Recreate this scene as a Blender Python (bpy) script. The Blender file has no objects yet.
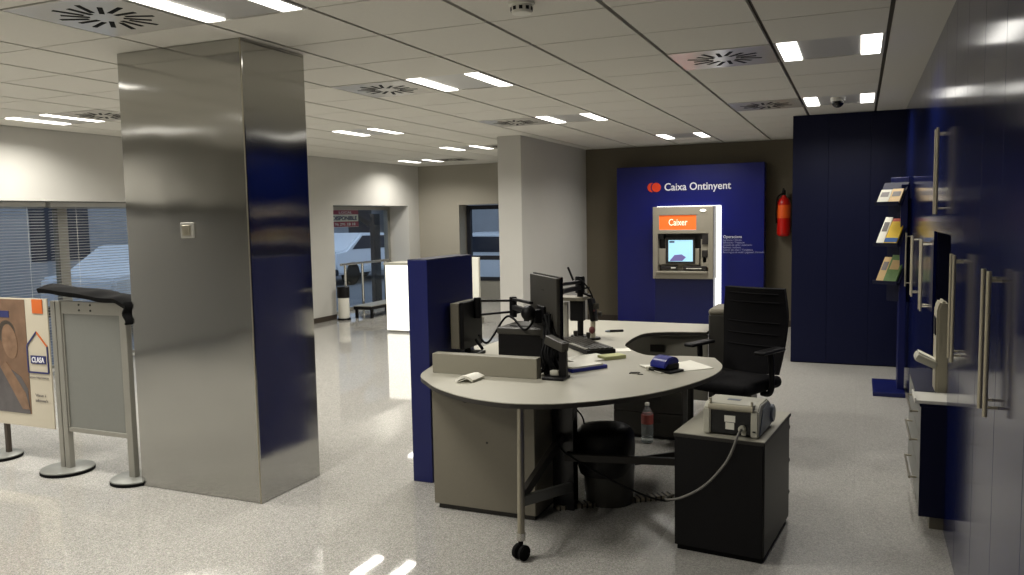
import bpy, bmesh, math, random
from mathutils import Vector, Matrix
random.seed(7)
PI = math.pi
SC = bpy.context.scene
COL = SC.collection

# ------------------------------------------------------------------ materials
def _sock(b, *names):
    for n in names:
        if n in b.inputs: return b.inputs[n]

def srgb(r, g, b):
    f = lambda c: (c/255/12.92) if c/255 <= .04045 else ((c/255+.055)/1.055)**2.4
    return (f(r), f(g), f(b), 1)

def mat(name, col, rough=.5, metal=0, spec=.5, var=0.0, scale=30, bump=0, aniso=0, coat=0, trans=0, alpha=1, ior=1.45):
    m = bpy.data.materials.new(name); m.use_nodes = True
    nt = m.node_tree; b = nt.nodes['Principled BSDF']
    b.inputs['Base Color'].default_value = col
    b.inputs['Roughness'].default_value = rough
    b.inputs['Metallic'].default_value = metal
    _sock(b, 'Specular IOR Level').default_value = spec
    _sock(b, 'Transmission Weight').default_value = trans
    _sock(b, 'Coat Weight').default_value = coat
    b.inputs['IOR'].default_value = ior
    b.inputs['Alpha'].default_value = alpha
    if aniso:
        _sock(b, 'Anisotropic').default_value = aniso
    if var or bump:
        tc = nt.nodes.new('ShaderNodeTexCoord')
        no = nt.nodes.new('ShaderNodeTexNoise')
        no.inputs['Scale'].default_value = scale; no.inputs['Detail'].default_value = 4
        nt.links.new(tc.outputs['Object'], no.inputs['Vector'])
        if var:
            mx = nt.nodes.new('ShaderNodeMix'); mx.data_type = 'RGBA'
            c = Vector(col[:3])
            mx.inputs[6].default_value = (*(c*(1-var)), 1); mx.inputs[7].default_value = (*(c*(1+var)), 1)
            nt.links.new(no.outputs['Fac'], mx.inputs[0]); nt.links.new(mx.outputs[2], b.inputs['Base Color'])
        if bump:
            bp = nt.nodes.new('ShaderNodeBump'); bp.inputs['Strength'].default_value = bump
            bp.inputs['Distance'].default_value = .002
            nt.links.new(no.outputs['Fac'], bp.inputs['Height']); nt.links.new(bp.outputs['Normal'], b.inputs['Normal'])
    return m

def emit(name, col, strength):
    m = bpy.data.materials.new(name); m.use_nodes = True
    b = m.node_tree.nodes['Principled BSDF']
    b.inputs['Base Color'].default_value = col
    _sock(b, 'Emission Color').default_value = col
    _sock(b, 'Emission Strength').default_value = strength
    return m

M = {}
M['plaster'] = mat('wall_paint', srgb(184, 182, 176), .75, var=.04, scale=3, bump=.1)
M['stone'] = mat('grey_stipple_wall', srgb(148, 143, 131), .8, var=.12, scale=60, bump=.3)
M['backdim'] = mat('dim_back_wall', srgb(100, 93, 78), .8, var=.06, scale=30)  # weak lamp light on the back wall is put into this darker colour
M['ledge'] = mat('grey_ledge_laminate', srgb(134, 130, 116), .45, var=.03, scale=60)
M['handle'] = mat('brushed_handle', srgb(196, 188, 166), .42, .55, var=.03)
M['tile'] = mat('ceiling_tile', srgb(210, 207, 198), .8, var=.03, scale=40, bump=.1)
M['ceil_gap'] = mat('ceiling_shadow_gap', srgb(84, 79, 72), .8, var=.05)
M['lum_grey'] = mat('luminaire_grey_metal', srgb(186, 185, 182), .35, 0, var=.03)
M['vent'] = mat('vent_painted_metal', srgb(205, 202, 194), .2, .1, spec=.7, var=.02)
M['black'] = mat('black_plastic', srgb(13, 12, 14), .45, var=.1, spec=.25)
M['blackgloss'] = mat('black_gloss', srgb(14, 14, 18), .2, var=.1)
M['rubber'] = mat('black_rubber', srgb(10, 10, 11), .75, var=.1, spec=.12)
M['fabric'] = mat('black_chair_fabric', srgb(11, 10, 12), .85, spec=.15, var=.3, scale=250, bump=.5)
M['bagblack'] = mat('black_bin_bag', srgb(9, 9, 10), .45, var=.2, scale=40, bump=.8)
M['blue'] = mat('blue_laminate', srgb(14, 22, 80), .35, var=.05, scale=8)
M['bluedk'] = mat('dark_blue_laminate', srgb(6, 11, 42), .5, spec=.25, var=.05, scale=8)
M['bluecab'] = mat('dark_blue_gloss_laminate', srgb(10, 20, 68), .13, var=.05, scale=6, spec=.5, bump=.02)
M['bluepanel'] = mat('blue_sign_panel', srgb(13, 20, 98), .28, var=.04, scale=8)
M['desk'] = mat('grey_desk_laminate', srgb(166, 163, 150), .42, var=.03, scale=60)
M['deskdk'] = mat('grey_laminate_carcass', srgb(112, 107, 94), .5, var=.04, scale=60)
M['charcoal'] = mat('charcoal_laminate', srgb(56, 54, 49), .45, var=.06, scale=60)
M['edge'] = mat('dark_edge_band', srgb(40, 37, 33), .5, var=.1)
M['framegrey'] = mat('grey_frame_paint', srgb(126, 127, 122), .4, .3, var=.04)
M['chrome'] = mat('chrome', srgb(200, 198, 192), .18, 1, var=.02)
M['satin'] = mat('satin_metal', srgb(172, 166, 150), .3, 1, var=.03)
M['alu'] = mat('anodised_aluminium', srgb(160, 158, 150), .4, .7, var=.03)
M['white'] = mat('white_plastic', srgb(220, 218, 208), .45, var=.02)
M['paper'] = mat('white_paper', srgb(232, 230, 218), .8, var=.02)
M['offwhite'] = mat('offwhite_plastic', srgb(186, 184, 170), .45, var=.03)
M['ivory'] = mat('ivory_plastic', srgb(176, 170, 150), .5, var=.03)
M['machblue'] = mat('blue_grey_plastic', srgb(120, 128, 138), .35, var=.03)
M['atmgrey'] = mat('atm_grey', srgb(150, 144, 130), .4, .2, var=.03)
M['atmdark'] = mat('atm_dark', srgb(34, 30, 28), .5, var=.1)
M['orange'] = mat('orange_sign', srgb(232, 92, 30), .4, var=.03)
M['redorange'] = mat('red_orange_logo', srgb(226, 66, 30), .4, var=.03)
M['red'] = mat('red_enamel', srgb(190, 22, 14), .3, var=.04)
M['redlabel'] = mat('red_bottle_label', srgb(150, 74, 66), .5, var=.05)
M['letter'] = mat('white_lettering', srgb(225, 225, 230), .5, var=.02)
M['letterdim'] = mat('lilac_lettering', srgb(150, 150, 185), .5, var=.02)
M['navy'] = mat('navy_ink', srgb(40, 44, 92), .5, var=.04)
M['greyink'] = mat('grey_ink', srgb(110, 106, 104), .6, var=.04)
M['bookblue'] = mat('blue_pad_cover', srgb(28, 40, 140), .5, var=.04)
M['sticky'] = mat('green_yellow_notes', srgb(190, 192, 140), .7, var=.04)
M['punchblue'] = mat('blue_enamel_punch', srgb(24, 32, 120), .3, var=.03)
M['brown'] = mat('photo_brown', srgb(112, 88, 70), .12, var=.4, scale=9)
M['skin'] = mat('photo_tan', srgb(124, 98, 78), .12, var=.45, scale=16)
M['photoblue'] = mat('photo_denim', srgb(88, 84, 84), .12, var=.35, scale=12)
M['beige'] = mat('poster_beige', srgb(188, 180, 162), .12, var=.03, scale=6)
M['posterorange'] = mat('poster_orange', srgb(196, 98, 42), .3, var=.03)
M['slat'] = mat('blind_slat', srgb(170, 169, 165), .5, var=.02)
M['yellow'] = mat('yellow_brochure', srgb(228, 190, 40), .5, var=.06, scale=20)
M['redbro'] = mat('red_brochure', srgb(190, 70, 40), .5, var=.15, scale=20)
M['green'] = mat('green_brochure', srgb(92, 122, 70), .5, var=.3, scale=30)
M['tan'] = mat('tan_brochure', srgb(190, 160, 110), .5, var=.15, scale=20)
M['cyanstrip'] = mat('blue_brochure_strip', srgb(30, 90, 160), .5, var=.05)
M['asphalt'] = mat('street_asphalt', srgb(110, 112, 118), .9, var=.15, scale=20)
M['facade'] = mat('street_facade', srgb(150, 152, 156), .9, var=.08, scale=4)
M['shutter'] = mat('street_dark_glazing', srgb(38, 44, 58), .3, var=.1)
M['carwhite'] = mat('white_car_paint', srgb(226, 230, 236), .25, var=.02, coat=.5)
M['darkframe'] = mat('dark_window_frame', srgb(34, 36, 44), .4, .3, var=.05)
M['banner_maroon'] = mat('banner_maroon', srgb(150, 60, 80), .6, var=.04)
M['cable'] = mat('grey_cable', srgb(120, 118, 112), .5, var=.04)
M['spine'] = mat('beige_cable_spine', srgb(140, 132, 116), .5, var=.05)
M['bin'] = mat('smoked_grey_plastic', srgb(58, 57, 53), .35, var=.05)
M['skirting'] = mat('dark_skirting', srgb(60, 52, 44), .5, var=.06)
M['darkred'] = mat('dull_red', srgb(96, 44, 44), .5, var=.05)
M['strip'] = emit('lamp_diffuser', (1.0, .97, .90, 1), 3.2)
M['backlit'] = emit('backlit_white_acrylic', (1.0, 1.0, .98, 1), 1.6)
M['backlitcounter'] = emit('backlit_counter_acrylic', (1.0, .98, .90, 1), .95)
M['screen'] = emit('screen_glow', srgb(150, 196, 214), .75)
M['screenlav'] = emit('screen_lavender', srgb(96, 88, 140), .6)
M['lit_orange'] = emit('lit_orange_sign', srgb(226, 98, 34), .55)
M['lit_white'] = emit('lit_white_letter', srgb(250, 225, 200), .7)
M['tinylamp'] = emit('small_lamp', (1, .97, .85, 1), 1.3)
M['led'] = emit('red_led', (1, .1, .08, 1), .8)

def steel():
    m = bpy.data.materials.new('brushed_steel'); m.use_nodes = True
    nt = m.node_tree; b = nt.nodes['Principled BSDF']
    b.inputs['Metallic'].default_value = 1
    b.inputs['Base Color'].default_value = srgb(178, 177, 173)
    b.inputs['Roughness'].default_value = .11
    tc = nt.nodes.new('ShaderNodeTexCoord'); mp = nt.nodes.new('ShaderNodeMapping')
    mp.inputs['Scale'].default_value = (400, 400, 3)
    no = nt.nodes.new('ShaderNodeTexNoise'); no.inputs['Scale'].default_value = 1; no.inputs['Detail'].default_value = 3
    nt.links.new(tc.outputs['Object'], mp.inputs['Vector']); nt.links.new(mp.outputs['Vector'], no.inputs['Vector'])
    bp = nt.nodes.new('ShaderNodeBump'); bp.inputs['Strength'].default_value = .25; bp.inputs['Distance'].default_value = .0006
    nt.links.new(no.outputs['Fac'], bp.inputs['Height'])
    # broad, gentle waviness of the cladding sheet
    n2 = nt.nodes.new('ShaderNodeTexNoise'); n2.inputs['Scale'].default_value = 2.2; n2.inputs['Detail'].default_value = 1
    nt.links.new(tc.outputs['Object'], n2.inputs['Vector'])
    b2 = nt.nodes.new('ShaderNodeBump'); b2.inputs['Strength'].default_value = .35; b2.inputs['Distance'].default_value = .012
    nt.links.new(n2.outputs['Fac'], b2.inputs['Height']); nt.links.new(bp.outputs['Normal'], b2.inputs['Normal'])
    nt.links.new(b2.outputs['Normal'], b.inputs['Normal'])
    tg = nt.nodes.new('ShaderNodeTangent'); tg.direction_type = 'RADIAL'; tg.axis = 'Z'
    nt.links.new(tg.outputs['Tangent'], b.inputs['Tangent'])
    b.inputs['Anisotropic'].default_value = .85
    b.inputs['Anisotropic Rotation'].default_value = 0.0
    return m
M['steel'] = steel()

def granite():
    m = bpy.data.materials.new('speckled_granite'); m.use_nodes = True
    nt = m.node_tree; b = nt.nodes['Principled BSDF']
    tc = nt.nodes.new('ShaderNodeTexCoord')
    v = nt.nodes.new('ShaderNodeTexVoronoi'); v.inputs['Scale'].default_value = 210
    n = nt.nodes.new('ShaderNodeTexNoise'); n.inputs['Scale'].default_value = 150; n.inputs['Detail'].default_value = 3
    big = nt.nodes.new('ShaderNodeTexNoise'); big.inputs['Scale'].default_value = 1.3; big.inputs['Detail'].default_value = 2
    for k in (v, n, big): nt.links.new(tc.outputs['Object'], k.inputs['Vector'])
    r = nt.nodes.new('ShaderNodeValToRGB')
    e = r.color_ramp.elements
    e[0].position = 0; e[0].color = srgb(138, 136, 130)
    e[1].position = 1; e[1].color = srgb(190, 187, 178)
    for p, c in ((.3, (154, 151, 144)), (.6, (168, 165, 157))):
        q = r.color_ramp.elements.new(p); q.color = srgb(*c)
    sep = nt.nodes.new('ShaderNodeSeparateColor')
    nt.links.new(v.outputs['Color'], sep.inputs[0]); nt.links.new(sep.outputs[0], r.inputs['Fac'])
    mx = nt.nodes.new('ShaderNodeMix'); mx.data_type = 'RGBA'; mx.blend_type = 'OVERLAY'; mx.inputs[0].default_value = .22
    nt.links.new(r.outputs['Color'], mx.inputs[6]); nt.links.new(n.outputs['Color'], mx.inputs[7])
    hs = nt.nodes.new('ShaderNodeHueSaturation'); hs.inputs['Saturation'].default_value = .75
    nt.links.new(mx.outputs[2], hs.inputs['Color'])
    # paver joints every 0.6 m, faint
    br = nt.nodes.new('ShaderNodeTexBrick'); br.offset = 0
    br.inputs['Scale'].default_value = 1; br.inputs['Brick Width'].default_value = .6; br.inputs['Row Height'].default_value = .6
    br.inputs['Mortar Size'].default_value = .0012
    br.inputs['Color1'].default_value = (1, 1, 1, 1); br.inputs['Color2'].default_value = (.96, .96, .96, 1); br.inputs['Mortar'].default_value = (.8, .79, .77, 1)
    nt.links.new(tc.outputs['Object'], br.inputs['Vector'])
    m2 = nt.nodes.new('ShaderNodeMix'); m2.data_type = 'RGBA'; m2.blend_type = 'MULTIPLY'; m2.inputs[0].default_value = 1
    nt.links.new(hs.outputs['Color'], m2.inputs[6]); nt.links.new(br.outputs['Color'], m2.inputs[7])
    nt.links.new(m2.outputs[2], b.inputs['Base Color'])
    sx = nt.nodes.new('ShaderNodeSeparateXYZ'); mr = nt.nodes.new('ShaderNodeMapRange')   # rougher towards the cupboards, which blurs the lamp reflections there
    nt.links.new(tc.outputs['Object'], sx.inputs[0]); nt.links.new(sx.outputs[0], mr.inputs['Value'])
    mr.inputs['From Min'].default_value = -1.5; mr.inputs['From Max'].default_value = -.7
    mr.inputs['To Min'].default_value = .035; mr.inputs['To Max'].default_value = .34
    nt.links.new(mr.outputs[0], b.inputs['Roughness'])
    b.inputs['Specular IOR Level'].default_value = .5
    return m
M['floor'] = granite()

def glass():
    m = bpy.data.materials.new('clear_glass'); m.use_nodes = True
    nt = m.node_tree; nt.nodes.clear()
    o = nt.nodes.new('ShaderNodeOutputMaterial'); mx = nt.nodes.new('ShaderNodeMixShader')
    t = nt.nodes.new('ShaderNodeBsdfTransparent'); t.inputs[0].default_value = (.93, .96, .97, 1)
    g = nt.nodes.new('ShaderNodeBsdfGlossy'); g.inputs['Roughness'].default_value = .02
    f = nt.nodes.new('ShaderNodeFresnel'); f.inputs[0].default_value = 1.45
    ge = nt.nodes.new('ShaderNodeNewGeometry'); ma = nt.nodes.new('ShaderNodeMath'); ma.operation = 'SUBTRACT'; ma.use_clamp = True
    nt.links.new(f.outputs[0], ma.inputs[0]); nt.links.new(ge.outputs['Backfacing'], ma.inputs[1])
    nt.links.new(ma.outputs[0], mx.inputs[0]); nt.links.new(t.outputs[0], mx.inputs[1]); nt.links.new(g.outputs[0], mx.inputs[2])
    nt.links.new(mx.outputs[0], o.inputs[0])
    return m
M['glass'] = glass()

# ------------------------------------------------------------------ mesh building
class B:
    """collects shapes, in world (or thing-local) coordinates, into one mesh"""
    def __init__(s): s.bm = bmesh.new()
    def _merge(s, t, mtx=None):
        if mtx is not None: t.transform(mtx)
        me = bpy.data.meshes.new('tmp'); t.to_mesh(me); t.free(); s.bm.from_mesh(me); bpy.data.meshes.remove(me)
        return s
    def box(s, x0, x1, y0, y1, z0, z1, bev=0, mtx=None, seg=2):
        t = bmesh.new(); bmesh.ops.create_cube(t, size=1)
        for v in t.verts: v.co = Vector(((x0+x1)/2+v.co.x*(x1-x0), (y0+y1)/2+v.co.y*(y1-y0), (z0+z1)/2+v.co.z*(z1-z0)))
        if bev: bmesh.ops.bevel(t, geom=list(t.edges), offset=bev, segments=seg, affect='EDGES', profile=.5)
        return s._merge(t, mtx)
    def cyl(s, p0, p1, r, r2=None, seg=20, bev=0):
        p0, p1 = Vector(p0), Vector(p1); d = p1-p0
        t = bmesh.new(); bmesh.ops.create_cone(t, cap_ends=True, segments=seg, radius1=r, radius2=r if r2 is None else r2, depth=d.length)
        if bev:
            bmesh.ops.bevel(t, geom=[e for e in t.edges if len(e.link_faces) == 2 and any(len(f.verts) > 4 for f in e.link_faces)], offset=bev, segments=2, affect='EDGES')
        q = Vector((0, 0, 1)).rotation_difference(d.normalized()).to_matrix().to_4x4()
        return s._merge(t, Matrix.Translation((p0+p1)/2) @ q)
    def bar(s, p0, p1, w, h, bev=0, up=(0, 0, 1)):
        p0, p1 = Vector(p0), Vector(p1); d = (p1-p0); L = d.length; x = d.normalized()
        u = Vector(up); y = u.cross(x).normalized(); z = x.cross(y)
        mtx = Matrix((x, y, z)).transposed().to_4x4(); mtx.translation = (p0+p1)/2
        return s.box(-L/2, L/2, -w/2, w/2, -h/2, h/2, bev, mtx)
    def prism(s, pts, a0, a1, axis='z', bev=0):
        t = bmesh.new()
        def mk(p, a): return {'z': (p[0], p[1], a), 'y': (p[0], a, p[1]), 'x': (a, p[0], p[1])}[axis]
        v0 = [t.verts.new(mk(p, a0)) for p in pts]; v1 = [t.verts.new(mk(p, a1)) for p in pts]
        n = len(pts); t.faces.new(v0); t.faces.new(v1)
        for i in range(n): t.faces.new((v0[i], v0[(i+1) % n], v1[(i+1) % n], v1[i]))
        bmesh.ops.recalc_face_normals(t, faces=t.faces)
        if bev: bmesh.ops.bevel(t, geom=list(t.edges), offset=bev, segments=2, affect='EDGES')
        return s._merge(t)
    def tube(s, pts, r, seg=8, smooth=True):
        pts = [Vector(p) for p in pts]
        if smooth and len(pts) > 2:
            out = []
            for i in range(len(pts)-1):
                p0 = pts[max(i-1, 0)]; p1 = pts[i]; p2 = pts[i+1]; p3 = pts[min(i+2, len(pts)-1)]
                for k in range(6):
                    u = k/6
                    out.append(.5*((2*p1)+(p2-p0)*u+(2*p0-5*p1+4*p2-p3)*u*u+(3*p1-p0-3*p2+p3)*u**3))
            pts = out+[pts[-1]]
        t = bmesh.new(); rings = []
        up = Vector((0, 0, 1))
        for i, p in enumerate(pts):
            d = (pts[min(i+1, len(pts)-1)]-pts[max(i-1, 0)]).normalized()
            a = d.cross(up)
            if a.length < 1e-3: a = d.cross(Vector((1, 0, 0)))
            a.normalize(); b = d.cross(a); up = -b if abs(d.dot(up)) < .99 else up
            a = a; rings.append([t.verts.new(p+r*(math.cos(2*PI*k/seg)*a+math.sin(2*PI*k/seg)*b)) for k in range(seg)])
            up = Vector((0, 0, 1))
        for i in range(len(rings)-1):
            for k in range(seg): t.faces.new((rings[i][k], rings[i][(k+1) % seg], rings[i+1][(k+1) % seg], rings[i+1][k]))
        t.faces.new(rings[0]); t.faces.new(rings[-1])
        bmesh.ops.recalc_face_normals(t, faces=t.faces)
        return s._merge(t)
    def lathe(s, prof, c, seg=28, wob=0):
        t = bmesh.new(); rings = []
        for j, (r, z) in enumerate(prof):
            rings.append([t.verts.new((c[0]+(r*(1+wob*math.sin(5*a+j)*.5+wob*random.uniform(-.5, .5)))*math.cos(a), c[1]+r*(1+wob*math.cos(3*a+2*j)*.5)*math.sin(a), c[2]+z+wob*random.uniform(-.02, .02)))
                          for a in (2*PI*k/seg for k in range(seg))])
        for i in range(len(rings)-1):
            for k in range(seg): t.faces.new((rings[i][k], rings[i][(k+1) % seg], rings[i+1][(k+1) % seg], rings[i+1][k]))
        t.faces.new(rings[0]); t.faces.new(rings[-1])
        bmesh.ops.recalc_face_normals(t, faces=t.faces)
        return s._merge(t)
    def sph(s, c, r, sc=(1, 1, 1)):
        t = bmesh.new(); bmesh.ops.create_uvsphere(t, u_segments=20, v_segments=12, radius=r)
        return s._merge(t, Matrix.Translation(c) @ Matrix.Diagonal((*sc, 1)))
    def grid(s, fn, nu, nv, th):
        """thick sheet from fn(u,v)->point"""
        t = bmesh.new()
        P = [[Vector(fn(i/nu, j/nv)) for j in range(nv+1)] for i in range(nu+1)]
        def nrm(i, j):
            a = P[min(i+1, nu)][j]-P[max(i-1, 0)][j]; b = P[i][min(j+1, nv)]-P[i][max(j-1, 0)]
            return a.cross(b).normalized()
        A = [[t.verts.new(P[i][j]+nrm(i, j)*th/2) for j in range(nv+1)] for i in range(nu+1)]
        C = [[t.verts.new(P[i][j]-nrm(i, j)*th/2) for j in range(nv+1)] for i in range(nu+1)]
        for i in range(nu):
            for j in range(nv):
                t.faces.new((A[i][j], A[i+1][j], A[i+1][j+1], A[i][j+1])); t.faces.new((C[i][j], C[i][j+1], C[i+1][j+1], C[i+1][j]))
        for i in range(nu):
            t.faces.new((A[i][0], C[i][0], C[i+1][0], A[i+1][0])); t.faces.new((A[i][nv], A[i+1][nv], C[i+1][nv], C[i][nv]))
        for j in range(nv):
            t.faces.new((A[0][j], A[0][j+1], C[0][j+1], C[0][j])); t.faces.new((A[nu][j], C[nu][j], C[nu][j+1], A[nu][j+1]))
        bmesh.ops.recalc_face_normals(t, faces=t.faces)
        return s._merge(t)
    def text(s, body, size, origin, face='-y', width=None, depth=.002, bold=0.0, align='LEFT'):
        cu = bpy.data.curves.new('t', 'FONT'); cu.body = body; cu.size = size; cu.extrude = depth/2; cu.align_x = align
        cu.offset = bold; cu.resolution_u = 3
        o = bpy.data.objects.new('t', cu); COL.objects.link(o)
        bpy.context.view_layer.update()
        dg = bpy.context.evaluated_depsgraph_get()
        me = bpy.data.meshes.new_from_object(o.evaluated_get(dg))
        bpy.data.objects.remove(o); bpy.data.curves.remove(cu)
        xs = [v.co.x for v in me.vertices]; k = 1
        if width and xs: k = width/(max(xs)-min(xs))
        ox = min(xs) if align == 'LEFT' else 0
        for v in me.vertices:
            x, y, z = (v.co.x-ox)*k, v.co.y, v.co.z
            v.co = Vector(origin)+{'-y': Vector((x, -z, y)), '+x': Vector((z, x, y)), '+z': Vector((x, y, z))}[face]
        s.bm.from_mesh(me); bpy.data.meshes.remove(me)
        return s

ORG = {}
def obj(name, b, m, parent=None, smooth=None, kind=None, label=None):
    me = bpy.data.meshes.new(name)
    r = parent
    off = Vector((0, 0, 0))
    if r is not None: off = ORG.get(r.name, off)
    for v in b.bm.verts: v.co -= off
    b.bm.to_mesh(me); b.bm.free()
    me.materials.append(M[m] if isinstance(m, str) else m)
    o = bpy.data.objects.new(name, me); COL.objects.link(o)
    if parent is not None: o.parent = parent; ORG[o.name] = off
    if smooth is not None:
        for p in me.polygons: p.use_smooth = True
        me.set_sharp_from_angle(angle=math.radians(smooth))
    if kind: o['kind'] = kind
    if label: o['label'] = label
    return o
def thing(name, label, cat, loc=(0, 0, 0), rz=0, group=None):
    o = bpy.data.objects.new(name, None); COL.objects.link(o)
    o.empty_display_size = .1
    o.location = loc; o.rotation_euler = (0, 0, rz)
    o['label'] = label; o['category'] = cat
    if group: o['group'] = group
    ORG[o.name] = Vector((0, 0, 0)) if rz else Vector(loc)   # rotated things are built in local coordinates
    return o
def local(o): ORG[o.name] = Vector((0, 0, 0)); return o
def tag(o, label, cat, group=None):
    o['label'] = label; o['category'] = cat
    if group: o['group'] = group
    # put the origin at the base of the mesh
    me = o.data
    if o.parent is None:
        xs = [v.co for v in me.vertices]
        c = Vector(((min(v.x for v in xs)+max(v.x for v in xs))/2, (min(v.y for v in xs)+max(v.y for v in xs))/2, min(v.z for v in xs)))
        for v in me.vertices: v.co -= c
        o.location = c
        ORG[o.name] = c
    return o
def dup(root, loc, rz=None, label=None, group=None):
    r = root.copy(); COL.objects.link(r); r.location = loc
    if rz is not None: r.rotation_euler = (0, 0, rz)
    if label: r['label'] = label
    if group: r['group'] = group
    for ch in list(root.children):
        c = ch.copy(); COL.objects.link(c); c.parent = r
        for g in list(ch.children):
            d = g.copy(); COL.objects.link(d); d.parent = c
    return r
def struct(name, b, m, parent=None, smooth=None):
    return obj(name, b, m, parent, smooth, kind='structure' if parent is None else None)

def refresh(): bpy.context.view_layer.update()

# ------------------------------------------------------------------ room shell
H = 2.6
XL, XR, YB, YF = -7.8, 1.05, -2.6, 13.7
struct('floor', B().box(-8.3, XR+.15, YB-.15, 14.1, -.1, 0), 'floor')

# wall_left with a window opening and a door recess
b = B()
b.box(-8.3, XL, YB, -2.2, 0, H); b.box(-8.3, XL, -2.2, 3.4, 1.86, H); b.box(-8.3, XL, 3.4, 4.2, 0, H); b.box(-8.3, XL, 4.2, 8.7, 1.86, H); b.box(-8.3, XL, 8.7, 10.92, 0, H)
b.box(-8.3, XL, 10.92, 13.29, 1.85, H); b.box(-8.3, XL, 13.29, 14.1, 0, H)
struct('wall_left', b, 'plaster')
b = B()
b.box(XL, -6.94, YF, 14.1, 0, H); b.box(-6.94, -5.6, YF, 14.1, 1.85, H); b.box(-5.6, -4.12, YF, 14.1, 0, H)
struct('wall_far', b, 'stone')
struct('wall_pillar', B().box(-4.14, -3.83, 9.27, 14.1, 0, H), 'plaster')
struct('wall_back', B().box(-3.83, XR, 11.86, 12.1, 0, H), 'backdim')
struct('wall_right', B().box(XR, XR+.15, YB, 12.1, 0, H), 'plaster')
struct('wall_front', B().box(-8.3, XR+.15, YB-.15, YB, 0, H), 'plaster')
struct('baseboard_left', B().box(XL, XL+.015, 8.7, 10.9, 0, .08).box(XL, XL+.015, 3.4, 4.2, 0, .08), 'skirting')
struct('baseboard_far', B().box(XL+.02, -6.96, YF-.015, YF, 0, .08).box(-5.58, -4.16, YF-.015, YF, 0, .08), 'skirting')
struct('baseboard_back', B().box(-3.81, -3.3, 11.845, 11.86, 0, .09).box(-1.17, .9, 11.845, 11.86, 0, .09), 'skirting')

# ceiling: tiles on a grid; luminaires and vents take whole tiles
xl = [-7.8, -7.33, -6.70, -6.08, -5.5, -4.87, -4.29, -3.675, -3.04, -2.405, -1.77, -1.135, -.5, .135]
yl = [3.24+.635*k for k in range(-9, 17)]
yl = [YB]+[y for y in yl if YB+.1 < y < YF-.05]+[YF]
def row(y): return min(range(len(yl)), key=lambda i: abs(yl[i]-y))
def colm(x): return min(range(len(xl)), key=lambda i: abs(xl[i]-x))
rows = [.065, 2.605, 5.145, 7.685, 10.225]
lum = []; ven = []
for y in rows[:4]:
    if y > 4: lum += [(-.5, y)]; ven += [(-1.135, y)]
    lum += [(-3.04, y)]; ven += [(-3.675, y)]
lum += [(-2.405, 10.225), (-5.5, .065), (-5.5, 2.605), (-5.5, 7.685), (-5.5, 10.225), (-7.26, 5.145), (-7.26, 12.13), (-7.26, 2.605), (-5.5, 5.145), (-7.26, .065)]
ven += [(-6.63, 5.145), (-4.87, 10.225), (-6.63, 12.13)]
used = {(colm(x), row(y)) for x, y in lum+ven}
b = B()
for i in range(len(xl)-1):
    for j in range(len(yl)-1):
        if (i, j) in used: continue
        gx = .012; gy = .0055
        b.box(xl[i]+gx, xl[i+1]-gx, yl[j]+gy, yl[j+1]-gy, H, H+.02)
b.box(.135+.012, XR, YB, 12.1, H, H+.02)
struct('ceiling', b, 'tile')
struct('trim_1', B().box(-8.3, XR+.15, YB-.15, 14.1, H+.022, H+.1), 'ceil_gap')

def lum_label(x, y):
    a = {-.5: 'beside the dark blue cabinets', -3.04: 'right of the steel column', -2.405: 'just in front of the cash machine panel',
         -5.5: 'beyond the steel column', -7.26: 'close to the left window wall'}[x]
    k = {.065: 'overhead behind the camera', 2.605: 'in the nearest row', 5.145: 'in the second row', 7.685: 'in the third row',
         10.225: 'in the farthest row', 12.13: 'nearest the far wall'}[y]
    return f'twin strip light {a}, {k}'
def make_lum():
    t = thing('ceiling_light', 'x', 'ceiling light', (0, 0, H), group='twin strip ceiling lights')
    local(t)
    w = .3075
    b = B().box(-w, w, -w, w, .004, .014)
    b.box(-w, -.29, -w, w, -.002, .006).box(.29, w, -w, w, -.002, .006)
    obj('housing', b, 'lum_grey', t)
    for s in (-1, 1):
        obj('diffuser', B().box(s*.232-.056, s*.232+.056, -.3, .3, -.004, .006, .003), 'strip', t)
    return t
lum0 = make_lum()
LIGHT_POWER = 15.0
for k, (x, y) in enumerate(lum):
    i, j = colm(x), row(y)
    c = ((xl[i]+xl[i+1])/2, (yl[j]+yl[j+1])/2, H)
    o = lum0 if k == 0 else dup(lum0, c)
    o.location = c; o['label'] = lum_label(x, y)
    for s in (-1, 1):
        L = bpy.data.lights.new('lamp_tube', 'AREA'); L.shape = 'RECTANGLE'; L.size = .11; L.size_y = .58
        L.energy = LIGHT_POWER*(.5 if x > -1 else .8 if x == -2.405 else 1); L.color = (1, .962, .885); L.spread = math.radians(150)
        lo = bpy.data.objects.new('lamp_tube', L); COL.objects.link(lo); lo.location = (c[0]+s*.232, c[1], H-.012)

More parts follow.
